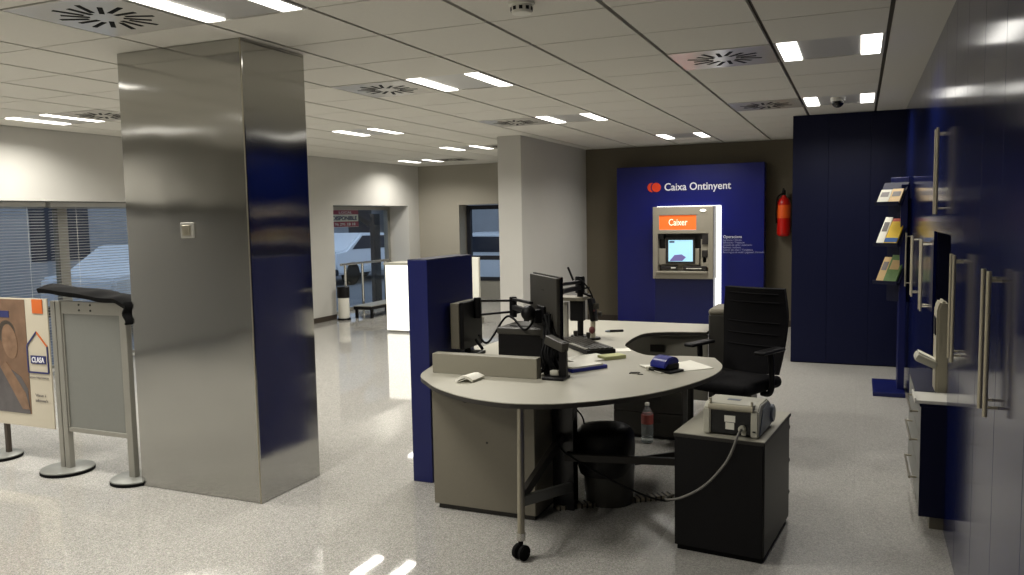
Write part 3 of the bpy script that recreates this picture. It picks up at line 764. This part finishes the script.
# ------------------------------------------------------------------ office chair
def chair():
    ang = math.atan2(-.92, -.4)+PI/2       # local -Y is the way the chair faces
    t = thing('office_chair', 'black swivel office chair with high backrest at the desk', 'chair', (-.77, 5.6, 0), ang)
    def pad(x0, x1, y0, y1, z0, z1, r): return B().box(x0, x1, y0, y1, z0, z1, r, seg=4)
    obj('seat', pad(-.25, .25, -.27, .22, .415, .495, .035), 'fabric', t, 60)
    def back(u, v):
        w = .205+.035*math.sin(min(v*1.25, 1)*PI*.5)-.02*max(0, v-.7)/.3
        x = (2*u-1)*w
        y = .235+.05*v+.035*(1-(2*u-1)**2)*-1+.03*math.sin(v*PI)
        return (x, y, .49+.59*v)
    bk = obj('backrest', B().grid(back, 16, 22, .055), 'fabric', t, 60)
    b = B()
    for z in (.68, .76, .84, .98, 1.04):
        v = (z-.49)/.59
        b.tube([tuple(Vector(back(.08+.84*k/8, v))+Vector((0, -.029, 0))) for k in range(9)], .005, smooth=False)
    obj('padding_seam', b, 'fabric', bk)
    obj('back_support', B().tube([(0, .1, .39), (0, .26, .40), (0, .31, .5), (0, .305, .75)], .028), 'black', t, 60)
    for s in (-1, 1):
        a = obj('armrest', B().box(s*.27-.04, s*.27+.04, -.14, .14, .68, .705, .011, seg=3), 'black', t, 50)
        obj('arm_support', B().tube([(s*.2, .02, .40), (s*.26, .02, .41), (s*.275, .02, .5), (s*.27, .0, .685)], .02), 'black', a, 60)
    obj('mechanism', B().box(-.1, .1, -.1, .14, .36, .418, .01), 'black', t)
    obj('gas_column', B().cyl((0, 0, .1), (0, 0, .37), .028), 'chrome', t, 40)
    for k in range(5):
        an = 2*PI*k/5+.3
        p = Vector((math.cos(an)*.29, math.sin(an)*.29, .075))
        sp = obj('base_arm', B().bar((math.cos(an)*.02, math.sin(an)*.02, .1), tuple(p), .045, .035, .008), 'black', t, 50)
        q = p+Vector((-math.sin(an), math.cos(an), 0))*.02
        q2 = p-Vector((-math.sin(an), math.cos(an), 0))*.02
        q.z = q2.z = .03
        obj('caster', B().cyl(tuple(q2), tuple(q), .03, bev=.004).cyl((p.x, p.y, .03), (p.x, p.y, .08), .008), 'rubber', sp, 40)
    obj('hub', B().cyl((0, 0, .075), (0, 0, .13), .045, .04), 'black', t, 40)
chair()

# ------------------------------------------------------------------ things on the desk
T = .73
t = thing('side_monitor', 'black monitor behind the grey ledge turned edge on beside the blue partition', 'monitor', (-2.28, 4.62, T))
obj('bezel', B().box(-2.327, -2.268, 4.44, 4.72, .79, 1.075, .004), 'deskdk', t)
obj('back_shell', B().box(-2.269, -2.24, 4.445, 4.72, .785, 1.08, .006), 'black', t)
obj('screen', B().box(-2.330, -2.326, 4.46, 4.70, .81, 1.06), 'blackgloss', t)
obj('stand', B().cyl((-2.28, 4.58, .75), (-2.28, 4.58, .82), .02).box(-2.33, -2.2, 4.5, 4.68, T, T+.02, .005), 'black', t)

t = thing('desk_printer', 'black box printer with a grey lid behind the ledge of the desk', 'printer', (-1.86, 4.66, T))
obj('body', B().box(-2.01, -1.72, 4.45, 4.76, T, .905, .008), 'black', t)
obj('lid', B().box(-2.014, -1.715, 4.445, 4.77, .895, .935, .006), 'charcoal', t)
obj('paper_slot', B().box(-1.96, -1.77, 4.52, 4.56, .934, .938), 'black', t)

mon_d = Vector((-.64, .77, 0)).normalized(); mon_n = Vector((.77, .64, 0))    # along the screen, and the way it faces
t = thing('desk_monitor', 'large flat monitor seen from behind on a black arm in the middle of the desk', 'monitor', (-1.69, 4.42, 1.06))
def mbox(b, s0, s1, n0, n1, z0, z1, bev=0):
    mx = Matrix((mon_d, mon_n, Vector((0, 0, 1)))).transposed().to_4x4(); mx.translation = Vector((-1.69, 4.42, 0))
    return b.box(s0, s1, n0, n1, z0, z1, bev, mx)
obj('back_shell', mbox(B(), -.24, .24, -.012, .01, .88, 1.255, .004), 'charcoal', t)
obj('screen_bezel', mbox(B(), -.245, .245, .01, .028, .873, 1.262, .004), 'blackgloss', t)
obj('mount', mbox(mbox(B(), -.06, .06, -.03, -.011, .96, 1.08, .004), -.03, .03, -.07, -.03, .98, 1.06, .004), 'black', t)
obj('emblem', mbox(B(), -.02, .02, -.0135, -.0115, 1.17, 1.178), 'edge', t)

t = thing('monitor_arm', 'black jointed twin monitor arm reaching across to the middle monitor', 'monitor arm', (-1.95, 4.9, T))
A0 = Vector((-2.225, 4.62, 1.04)); A1 = Vector((-2.02, 4.72, 1.06)); A2 = Vector((-1.75, 4.36, 1.03))
obj('arm_segment', B().bar((A0.x, A0.y, 1.075), (A1.x, A1.y, 1.07), .02, .014, .003).bar((A0.x, A0.y, .985), (A1.x, A1.y, 1.0), .02, .014, .003), 'black', t)
obj('arm_segment', B().bar((A1.x, A1.y, 1.08), (A2.x, A2.y, 1.10), .024, .016, .003).bar((A1.x, A1.y, 1.03), (A2.x, A2.y, 1.045), .03, .03, .004), 'black', t)
for p in (A0, A1):
    obj('joint', B().cyl((p.x, p.y, .965), (p.x, p.y, 1.095), .024, bev=.003), 'black', t, 40)
obj('swivel', B().sph((-1.77, 4.36, 1.04), .045), 'black', t, 60)
obj('column', B().cyl((A1.x, A1.y+.22, T), (A1.x, A1.y+.22, 1.0), .018).box(A1.x-.05, A1.x+.05, A1.y+.17, A1.y+.27, T, T+.015).bar((A1.x, A1.y, 1.0), (A1.x, A1.y+.22, .99), .03, .03), 'black', t)
obj('arm_cable', B().tube([(-2.2, 4.58, .86), (-2.1, 4.5, .83), (-2.03, 4.6, .97), (-1.95, 4.55, .98), (-1.82, 4.42, .93), (-1.74, 4.38, 1.0)], .007).tube([(-2.22, 4.58, .83), (-2.14, 4.5, .79)], .01), 'rubber', t, 60)

t = thing('cable_post', 'black clamp post with a mass of hanging cables at the end of the grey ledge', 'post', (-1.47, 4.02, T))
obj('foot', B().box(-1.545, -1.425, 3.98, 4.1, T, T+.014, .003), 'black', t)
obj('post', B().box(-1.47, -1.43, 4.04, 4.08, T+.01, .93, .004), 'black', t)
obj('head', B().bar((-1.56, 4.12, .93), (-1.43, 4.04, .9), .05, .05, .006), 'charcoal', t)
b = B(); random.seed(3)
for k in range(26):
    x = -1.555+random.uniform(-.05, .04); y = 4.12+random.uniform(-.04, .08)
    b.tube([(-1.62+random.uniform(-.05, .03), 4.32+random.uniform(-.05, .05), 1.0+random.uniform(-.06, .06)), (x-.03, y+.1, .93), (x+random.uniform(-.02, .02), y, .85), (x+random.uniform(-.03, .03), y-.01, .78), (x+random.uniform(-.04, .05), y+random.uniform(-.02, .02), .742)], random.uniform(.006, .012), 7)
obj('cable_bundle', b, 'rubber', t, 60)
obj('cable_tie', B().box(-1.52, -1.47, 4.03, 4.06, .745, .775, .008), 'offwhite', t, 40)

t = thing('pole_arm', 'black pole with jointed arms and a slim stick behind the middle monitor', 'monitor arm', (-1.86, 5.5, T))
obj('pole', B().cyl((-1.83, 5.5, T+.01), (-1.83, 5.5, 1.14), .022).cyl((-1.83, 5.5, T), (-1.83, 5.5, T+.015), .07, bev=.003), 'black', t, 40)
obj('pale_post', B().box(-1.955, -1.925, 5.49, 5.52, T, .98, .002), 'alu', t)
obj('platform', B().box(-2.05, -1.78, 5.42, 5.58, 1.0, 1.025, .004), 'deskdk', t)
obj('hub_block', B().box(-1.90, -1.80, 5.47, 5.53, .85, 1.0, .006), 'black', t)
obj('arm_segment', B().bar((-1.75, 4.75, 1.17), (-1.83, 5.5, 1.13), .03, .022, .004).bar((-1.75, 4.75, 1.12), (-1.83, 5.5, 1.09), .03, .03, .004), 'black', t)
obj('joint', B().cyl((-1.83, 5.5, 1.05), (-1.83, 5.5, 1.17), .035, bev=.004), 'black', t, 40)
obj('stick', B().cyl((-1.88, 5.5, 1.14), (-1.92, 5.5, 1.235), .008), 'black', t, 40)
obj('side_arm', B().bar((-1.83, 5.5, 1.06), (-1.74, 5.48, 1.03), .02, .016).bar((-1.83, 5.5, 1.08), (-1.76, 5.5, 1.09), .012, .012), 'black', t)
obj('hanging_cable', B().tube([(-1.85, 5.48, 1.16), (-1.8, 5.46, 1.14), (-1.74, 5.45, 1.07), (-1.715, 5.45, 1.0)], .006), 'rubber', t, 60)
t = thing('card_terminal', 'dark payment terminal with red lights on a stalk behind the keyboard', 'terminal', (-1.71, 5.42, T))
obj('body', B().bar((-1.70, 5.42, .86), (-1.73, 5.44, 1.02), .09, .035, .008, up=(1, 0, 0)), 'black', t, 40)
obj('stalk', B().cyl((-1.715, 5.43, T+.012), (-1.71, 5.42, .88), .018), 'ivory', t, 40)
obj('foot', B().cyl((-1.715, 5.43, T), (-1.715, 5.43, T+.014), .055, bev=.003), 'black', t, 40)
obj('indicator', B().sph((-1.712, 5.40, .80), .022, (1, 1, 1.2)).sph((-1.69, 5.388, .94), .007), 'darkred', t, 60)
obj('keys', B().box(-1.7, -1.66, 5.392, 5.40, .95, .99).box(-1.67, -1.645, 5.40, 5.42, .9, .93), 'charcoal', t)
def stamp(x, y, lab):
    t = thing('rubber_stamp', lab, 'stamp', (x, y, T), group='rubber stamps on the desk')
    obj('pad', B().box(x-.02, x+.02, y-.025, y+.025, T, T+.02, .003), 'black', t)
    obj('handle', B().lathe([(.01, .02), (.009, .04), (.016, .06), (.014, .075)], (x, y, T)), 'edge', t, 60)
stamp(-1.80, 5.30, 'dark rubber stamp left of the terminal stalk')
stamp(-1.69, 5.25, 'dark rubber stamp in front of the terminal stalk')

kd = Vector((-.66, .75, 0)).normalized(); kn = Vector((.75, .66, 0))
t = thing('keyboard', 'black computer keyboard lying beside the middle monitor', 'keyboard', (-1.66, 5.06, T))
kx = Matrix((kd, -kn, Vector((0, 0, 1)))).transposed().to_4x4(); kx.translation = Vector((-1.66, 5.06, T)); kx = kx @ Matrix.Diagonal((1.22, 1.22, 1.3, 1))
obj('case', B().box(-.23, .23, -.08, .08, 0, .022, .004, kx), 'black', t)
b = B()
for r in range(5):
    for c in range(15):
        b.box(-.22+c*.0295, -.22+c*.0295+.024, -.07+r*.027, -.07+r*.027+.022, .022, .029, 0, kx)
obj('keys', b, 'charcoal', t)
obj('highlight_strip', B().box(-.2, .02, .05, .078, .0225, .027, 0, kx), 'alu', t)  # pale strip painted in as the highlight on the keyboard
def sheet(name, cx, cy, w, h, a, z, m, th=.002, curl=0):
    c, s = math.cos(a), math.sin(a)
    def f(u, v):
        x, y = (u-.5)*w, (v-.5)*h
        return (cx+x*c-y*s, cy+x*s+y*c, z+th/2+curl*(abs(2*u-1)**3)*(.3+v))
    return obj(name, B().grid(f, 10, 6, th), m)
t = thing('notepad', 'white pad with a blue cover nearest the desk front of the papers', 'notepad', (-1.42, 4.41, T))
c_, s_ = math.cos(.95), math.sin(.95)
mx = Matrix.Translation((-1.445, 4.36, T)) @ Matrix.Rotation(.95, 4, 'Z') @ Matrix.Diagonal((.8, .8, 1.7, 1))
obj('cover', B().box(-.155, .155, -.1, .1, 0, .012, .003, mx), 'bookblue', t)
obj('pages', B().box(-.15, .12, -.095, .085, .012, .018, .001, mx), 'paper', t)
tag(sheet('paper_sheet', -1.51, 4.66, .28, .2, 1.0, T, 'paper', .006, .004), 'white papers between the blue notepad and the keyboard', 'paper')
tag(sheet('paper_sheet', -1.42, 5.02, .16, .12, .4, T, 'paper', .003, .002), 'small white sheet behind the yellow-green sticky notes', 'paper')
tag(obj('sticky_notes', B().box(-.1, .1, -.06, .06, 0, .018, .002, Matrix.Translation((-1.375, 4.73, T)) @ Matrix.Rotation(.85, 4, 'Z') @ Matrix.Diagonal((.75, .75, 1.2, 1))), 'sticky'), 'pad of yellow-green sticky notes on the desk', 'sticky notes')
t = thing('pen', 'dark pen lying on the far part of the desk', 'pen', (-1.665, 5.87, T))
obj('barrel', B().cyl((-1.70, 5.80, T+.009), (-1.61, 5.85, T+.009), .009), 'black', t, 40)
obj('grip', B().cyl((-1.73, 5.785, T+.009), (-1.70, 5.80, T+.009), .006, .009), 'machblue', t, 40)
tag(sheet('paper_sheet', -.945, 4.55, .34, .24, .75, T, 'paper', .003, .006), 'white printed sheets lying beside the blue hole punch', 'paper')
t = thing('hole_punch', 'blue and black two hole punch near the rounded end of the desk', 'hole punch', (-.98, 4.43, T), -.5)
obj('base', B().box(-.085, .085, -.055, .06, 0, .014, .004), 'black', t)
obj('chip_tray', B().box(-.09, -.07, -.06, .06, 0, .02, .003), 'offwhite', t)
obj('frame', B().box(-.065, .055, -.03, .055, .014, .045, .004), 'black', t)
obj('lever', B().prism([(-.062, .022), (-.06, .05), (-.03, .078), (.02, .085), (.055, .07), (.062, .044), (.03, .046), (-.03, .044)], -.062, .052, 'x', .006), 'punchblue', t, 60)
b = B()
for k, (x, y) in enumerate(((-1.135, 4.31), (-1.12, 4.305), (-1.105, 4.3))):
    b.tube([(x+.014*math.cos(a), y+.014*math.sin(a), T+.003+.002*k) for a in (2*PI*i/12 for i in range(13))], .0022, 6, False)
b.box(-1.15, -1.14, 4.29, 4.33, T, T+.004).box(-1.10, -1.07, 4.28, 4.29, T, T+.004)
tag(obj('key_ring', b, 'edge'), 'small bunch of keys on a ring left of the hole punch', 'keys')
t = thing('calculator_roll', 'small white slip of curled paper on the left end of the desk', 'paper slip', (-1.92, 3.83, T))
obj('slip', B().grid(lambda u, v: (-1.955+.085*u+.01*v, 3.77+.13*v+.03*u, T+.009+.022*math.sin(u*PI)*(1-.2*v)), 10, 8, .014), 'paper', t, 60)

# ------------------------------------------------------------------ cash machine wall
t = thing('sign_panel', 'large blue wall panel with white bank lettering around the cash machine', 'sign', (-2.23, 11.7, 0))
obj('panel', B().box(-3.275, -1.195, 11.6, 11.855, 0, 2.29, .004), 'bluepanel', t)
obj('lettering', B().text('Caixa Ontinyent', .15, (-2.57, 11.597, 1.94), '-y', .93, .008, .0015), 'letter', t)
def disc(cx, cz, r, y0, y1, n=40): return B().prism([(cx+r*math.cos(2*PI*k/n), cz+r*math.sin(2*PI*k/n)) for k in range(n)], y0, y1, 'y')
c1, c2, r1, r2 = -2.752, -2.69, .066, .082
a1 = math.radians(81); a2 = math.radians(127.3); n_ = 20
cres = [(c1+r1*math.cos(a1+(2*PI-2*a1)*k/n_), 1.99+r1*math.sin(a1+(2*PI-2*a1)*k/n_)) for k in range(n_+1)]
cres += [(c2+r2*math.cos(2*PI-a2-(2*PI-2*a2)*k/n_), 1.99+r2*math.sin(2*PI-a2-(2*PI-2*a2)*k/n_)) for k in range(1, n_)]
obj('logo_disc', disc(c2, 1.99, .066, 11.592, 11.6), 'redorange', t)
obj('logo_crescent', B().prism(cres, 11.592, 11.6, 'y'), 'redorange', t)
obj('information_heading', B().text('Operacions', .055, (-1.745, 11.598, 1.255), '-y', .25, .003, .0003), 'letter', t)
b = B()
for k, (s, w) in enumerate((('Ingressos / Efectiu', .25), ('Extraccions / Traspassos', .29), ('Consulta de saldo i moviments', .39), ('Rebuts i tributs', .24), ('Canvi de clau / Targetes', .4), ('Recarregues de mobil i pagament d\'entrades', .56))):
    b.text(s, .036, (-1.745, 11.598, 1.215-k*.034), '-y', w, .003)
obj('information_lines', b, 'letterdim', t)

t = thing('cash_machine', 'grey cash machine with orange sign and lit screen set in the blue wall panel', 'cash machine', (-2.25, 11.45, 0))
obj('back_light', B().box(-2.672, -1.77, 11.545, 11.6, .12, 1.715, .01), 'backlit', t)
obj('pedestal', B().box(-2.66, -1.84, 11.36, 11.545, 0, .7, .006), 'blue', t)
X0, X1, Z0, Z1, Yf = -2.665, -1.825, .70, 1.705, 11.26
b = B()
b.box(X0, X0+.07, Yf, 11.545, Z0, Z1, .008); b.box(X1-.07, X1, Yf, 11.545, Z0, Z1, .008)
b.box(X0+.06, X1-.06, Yf, 11.545, Z1-.12, Z1, .008); b.box(X0+.06, X1-.06, Yf, 11.545, Z0, Z0+.1, .008)
b.box(X0+.06, X1-.06, Yf, 11.545, 1.33, 1.385, .008); b.box(-2.06, X1-.06, Yf, 11.545, 1.37, 1.6, .004); b.box(X0+.06, -2.575, Yf, 11.545, 1.37, 1.6, .004)
b.box(X0+.06, X1-.06, 11.44, 11.545, Z0+.05, 1.4)
obj('fascia', b, 'atmgrey', t)
obj('sign', B().box(-2.575, -2.06, 11.275, 11.30, 1.375, 1.59), 'lit_orange', t)
obj('sign_lettering', B().text('Caixer', .13, (-2.44, 11.27, 1.445), '-y', .26, .006, .0008), 'lit_white', t)
obj('lamp', B().sph((-1.965, 11.255, 1.645), .035, (1.2, .4, .5)), 'tinylamp', t, 60)
obj('recess', B().box(-2.6, -1.9, 11.40, 11.445, 1.12, 1.335).box(-2.6, -2.52, 11.3, 11.44, 1.26, 1.33).box(-1.98, -1.9, 11.27, 11.44, 1.18, 1.32), 'atmdark', t)
obj('screen_surround', B().box(-2.60, -2.03, 11.34, 11.42, .89, 1.12, .01).box(-2.50, -2.09, 11.33, 11.36, .9, 1.27, .004), 'atmgrey', t)
obj('screen_frame', B().box(-2.495, -2.085, 11.322, 11.332, .91, 1.275, .003), 'atmdark', t)
sc_ = obj('screen', B().box(-2.455, -2.115, 11.316, 11.324, .94, 1.24), 'screen', t)
obj('screen_picture', B().prism([(-2.44, .945), (-2.37, 1.03), (-2.27, 1.04), (-2.21, 1.0), (-2.26, .95)], 11.312, 11.317, 'y'), 'screenlav', sc_)
obj('screen_badge', B().box(-2.44, -2.37, 11.312, 11.317, 1.205, 1.225), 'navy', sc_)
obj('card_slot', B().box(-1.985, -1.905, 11.275, 11.3, 1.0, 1.1, .01).box(-1.97, -1.925, 11.29, 11.3, .93, 1.0), 'atmdark', t)
obj('keypad', B().box(-2.0, -1.88, 11.29, 11.44, .86, 1.25, .01), 'atmgrey', t)
obj('note_slot', B().box(-2.56, -2.33, 11.28, 11.32, .83, .88, .006).box(-2.24, -1.92, 11.28, 11.32, .82, .88, .006), 'atmdark', t)
obj('slot_lips', B().box(-2.41, -2.345, 11.272, 11.29, .845, .862).box(-2.2, -1.99, 11.272, 11.29, .84, .852), 'white', t)
obj('ledge', B().box(-2.61, -1.9, 11.2, 11.3, .78, .81, .008), 'atmgrey', t)

t = thing('fire_extinguisher', 'red fire extinguisher hanging on the grey back wall', 'fire extinguisher', (-.955, 11.77, 1.26))
cf = (-.955, 11.76, 1.27)
obj('cylinder', B().lathe([(.06, 0), (.085, .02), (.088, .05), (.088, .45), (.075, .5), (.035, .54), (.03, .56)], cf), 'red', t, 50)
obj('label_band', B().lathe([(.089, .25), (.089, .43)], cf), 'orange', t, 50)
obj('valve', B().cyl((-.955, 11.76, 1.82), (-.955, 11.76, 1.9), .025).bar((-.955, 11.76, 1.9), (-.955, 11.66, 1.92), .02, .015), 'black', t)
obj('hose', B().tube([(-.955, 11.74, 1.86), (-1.03, 11.7, 1.8), (-1.05, 11.7, 1.6), (-1.045, 11.72, 1.45)], .011), 'rubber', t, 60)
obj('bracket', B().box(-.985, -.925, 11.84, 11.862, 1.5, 1.75), 'black', t)

# ------------------------------------------------------------------ blue cabinets
t = thing('tall_blue_cupboard', 'wide dark blue full height cupboard facing the camera at the back right', 'cupboard', (.2, 9.3, 0))
obj('carcass', B().box(-.65, XR-.002, 9.06, 9.62, 0, H-.001), 'bluedk', t)
for x0, x1 in ((-.65, -.301), (-.299, .099), (.101, .52)):
    obj('door', B().box(x0, x1, 9.04, 9.059, .012, H-.004, .001, seg=1), 'bluedk', t)

PX = .41
def handle(y, z0, z1, par):
    obj('handle', B().cyl((PX-.035, y, z0), (PX-.035, y, z1), .0075).cyl((PX-.035, y, z0+.03), (PX, y, z0+.03), .005).cyl((PX-.035, y, z1-.03), (PX, y, z1-.03), .005), 'handle', par, 40)
def cupboard(lab, y0, y1, yh, z0=0, z1=H-.002, hz=(.945, 1.405)):
    t = thing('blue_cupboard', lab, 'cupboard', (.73, (y0+y1)/2, z0), group='tall blue cupboards along the right wall')
    obj('carcass', B().box(PX+.02, XR-.002, y0+.0005, y1-.0005, z0, z1), 'bluedk', t)  # darker than the doors: shade on the niche side is put into this blue
    for a, c, h in ((y0+.0015, yh-.0015, yh-.06), (yh+.0015, y1-.0015, yh+.06)):
        d = obj('door', B().box(PX, PX+.019, a, c, z0+.004, z1-.002, .001, seg=1), 'bluecab', t)
        handle(h, *hz, d)
cupboard('dark blue cupboard behind the right edge of the view', -1.48, -.5, -.99)
cupboard('dark blue cupboard beside the camera at the right', -.5, .48, -.01)
cupboard('dark blue cupboard just outside the right edge', .48, 1.46, .97)
cupboard('nearest dark blue cupboard at the lower right corner of the view', 1.46, 2.45, 1.96)
cupboard('tall dark blue cupboard with the pair of long handles nearest the camera', 2.45, 3.43, 2.95)
cupboard('tall dark blue cupboard with paired handles just before the counter niche', 3.43, 4.42, 3.95)
cupboard('dark blue wall cupboard with a high handle above the niche printer', 4.42, 5.40, 4.91, 1.47, H-.002, (1.575, 2.03))
cupboard('tall dark blue cupboard just beyond the counter niche', 5.40, 6.38, 5.89)
cupboard('tall dark blue cupboard second beyond the niche before the brochure stand', 6.38, 7.36, 6.87)
cupboard('tall dark blue cupboard behind the brochure stand', 7.36, 8.2, 7.78)
cupboard('tall dark blue cupboard in the corner beyond the brochure stand', 8.2, 9.035, 8.6)

t = thing('drawer_chest', 'low blue chest with grey drawers and bar pulls in the counter niche', 'drawer chest', (.65, 4.91, 0))
obj('carcass', B().box(.315, XR-.002, 4.42, 5.395, .1, .63), 'bluedk', t)
obj('end_panel', B().box(.298, XR-.002, 4.40, 4.419, .075, .63, .001, seg=1), 'bluedk', t)
obj('top', B().box(.292, XR-.002, 4.40, 5.398, .63, .645, .002), 'bluedk', t)
obj('plinth', B().box(.35, XR-.002, 4.45, 5.38, 0, .1), 'deskdk', t)
for k, (z0, z1, zz) in enumerate(((.11, .285, .21), (.29, .465, .41), (.47, .625, .56))):
    d = obj('drawer', B().box(.298, .315, 4.424, 5.393, z0, z1, .001, seg=1), 'framegrey', t)
    obj('handle', B().cyl((.264, 4.60, zz), (.264, 5.03, zz), .006).cyl((.264, 4.61, zz), (.30, 4.61, zz), .005).cyl((.264, 5.02, zz), (.30, 5.02, zz), .005), 'satin', d, 40)
tag(obj('white_tray', B().box(.268, .52, 4.402, 4.62, .645, .662, .003).box(.268, .275, 4.402, 4.62, .66, .672, .001), 'white'), 'white paper tray lying on the near end of the low drawer chest', 'tray')
t = thing('niche_printer', 'light grey upright device with a sloping tray behind the white tray in the niche', 'printer', (.43, 4.76, .645))
prof = [(.378, .645), (.44, .645), (.44, 1.09), (.425, 1.125), (.395, 1.13), (.378, 1.09)]
obj('body', B().prism(prof, 4.66, 4.84, 'y', .01), 'ivory', t, 40)
obj('slot', B().box(.373, .38, 4.69, 4.80, .95, 1.04), 'black', t)
obj('tray', B().bar((.385, 4.73, .79), (.285, 4.73, .835), .14, .04, .012), 'offwhite', t, 40)
obj('tray_paper', B().bar((.385, 4.73, .814), (.30, 4.73, .856), .1, .004), 'paper', t)

# ------------------------------------------------------------------ brochure stand
t = thing('brochure_stand', 'blue brochure stand with three tilted shelves against the blue cupboards', 'brochure stand', (.33, 7.88, 0))
obj('foot', B().box(.135, .39, 7.56, 8.2, 0, .035, .004), 'blue', t)
obj('column', B().box(.33, .385, 7.75, 8.0, .03, 1.82, .004), 'blue', t)
MS = Matrix.Translation((.32, 7.80, 0)) @ Matrix.Rotation(-.6435, 4, 'Z')     # shelves turned towards the room
WS = .78
def lp(x, y, z): return MS @ Vector((x*WS, y, z))
def lbar(b, p, q, w, h, bev=0):
    up = MS.to_3x3() @ Vector((0, -(q[2]-p[2]), (q[1]-p[1]))).normalized()
    return b.bar(lp(*p), lp(*q), w*WS, h, bev, up=tuple(-up))
for z in (.97, 1.30, 1.655):
    s = obj('shelf', lbar(B(), (-.05, -.09, z), (-.05, .02, z+.183), .30, .008), 'bluedk', t)
    obj('lip', B().box(-.2*WS, .1*WS, -.13, -.085, z-.012, z-.002, .002, MS).box(-.2*WS, .1*WS, -.13, -.125, z-.002, z+.02, .001, MS), 'bluedk', s)
obj('header', B().box(-.11, .07, .03, .045, 1.66, 1.885, .006, MS), 'blue', t)
obj('turned_back', B().box(-.13, .08, .03, .045, .8, 1.7, .002, MS), 'bluedk', t)
obj('hub', B().box(-.06, .02, .045, .09, .9, 1.7, .004, MS), 'bluedk', t)
bd = Vector((0, .15, .25)).normalized(); bn = Vector((0, -.25, .15)).normalized()
def brochure(x0, x1, z, h, m, lab, grp, th=.012, m2=None, off=0):
    c = Vector(((x0+x1)/2, -.09, z+.004))
    t = thing('brochure', lab, 'brochure', lp(c.x, c.y, z), group=grp)
    p = c+bn*(.006+th/2+off); q = p+bd*h
    obj('pages', lbar(B(), p, q, x1-x0, th), m, t)
    a = p+bn*(th/2+.001)
    if m2: obj('cover_band', lbar(B(), a+bd*.01, a+bd*(h*.24), (x1-x0)*.99, .002), m2, t)
    else: obj('cover_print', lbar(B(), a+bd*(h*.45), a+bd*(h*.8), (x1-x0)*.7, .002), 'greyink' if m != 'green' else 'tan', t)
g1, g2, g3 = 'magazines on the top shelf', 'brochures on the middle shelf', 'brochures on the bottom shelf'
brochure(-.19, -.055, 1.655, .13, 'offwhite', 'grey white magazine on the top shelf, left one', g1)
brochure(-.05, .085, 1.655, .135, 'tan', 'tan and grey magazine on the top shelf, right one', g1)
brochure(-.19, -.10, 1.30, .265, 'paper', 'white brochure at the left of the middle shelf', g2)
brochure(-.095, .06, 1.30, .275, 'redbro', 'red brochure standing behind the yellow one on the middle shelf', g2, .006)
brochure(-.085, .07, 1.30, .215, 'yellow', 'bright yellow brochure with blue foot on the middle shelf', g2, .012, 'cyanstrip', .008)
brochure(-.18, -.09, .97, .24, 'tan', 'tan brochure at the left of the bottom shelf', g3)
brochure(-.085, .07, .97, .26, 'green', 'green brochure on the bottom shelf', g3, .018)

# ------------------------------------------------------------------ world and camera
w = bpy.data.worlds.new('dusk_sky'); SC.world = w; w.use_nodes = True
bg = w.node_tree.nodes['Background']; bg.inputs[0].default_value = (.52, .63, .80, 1); bg.inputs[1].default_value = 1.2

def rot(yaw, pitch, roll):
    cy, sy, cp, sp = math.cos(yaw), math.sin(yaw), math.cos(pitch), math.sin(pitch)
    f = Vector((-sy*cp, cy*cp, -sp)); r = Vector((cy, sy, 0)); u = r.cross(f)
    c, s = math.cos(roll), math.sin(roll)
    return c*r+s*u, -s*r+c*u, f
r, u, f = rot(0.405407783, 0.0865602280, -0.0185384910)
cam = bpy.data.cameras.new('camera'); co = bpy.data.objects.new('camera', cam); COL.objects.link(co)
cam.sensor_fit = 'HORIZONTAL'; cam.sensor_width = 36; cam.lens = 809.06/1024*36; cam.clip_start = .05; cam.clip_end = 200
mw = Matrix((r, u, -f)).transposed().to_4x4(); mw.translation = (0, 0, 1.6)
co.matrix_world = mw
SC.camera = co
SC.view_settings.view_transform = 'Standard'
try: SC.view_settings.look = 'None'
except Exception: pass
SC.view_settings.gamma = 1; SC.view_settings.use_curve_mapping = False
SC.view_settings.exposure = 0.3
SC.cycles.use_denoising = True
SC.cycles.max_bounces = 8; SC.cycles.sample_clamp_indirect = 6
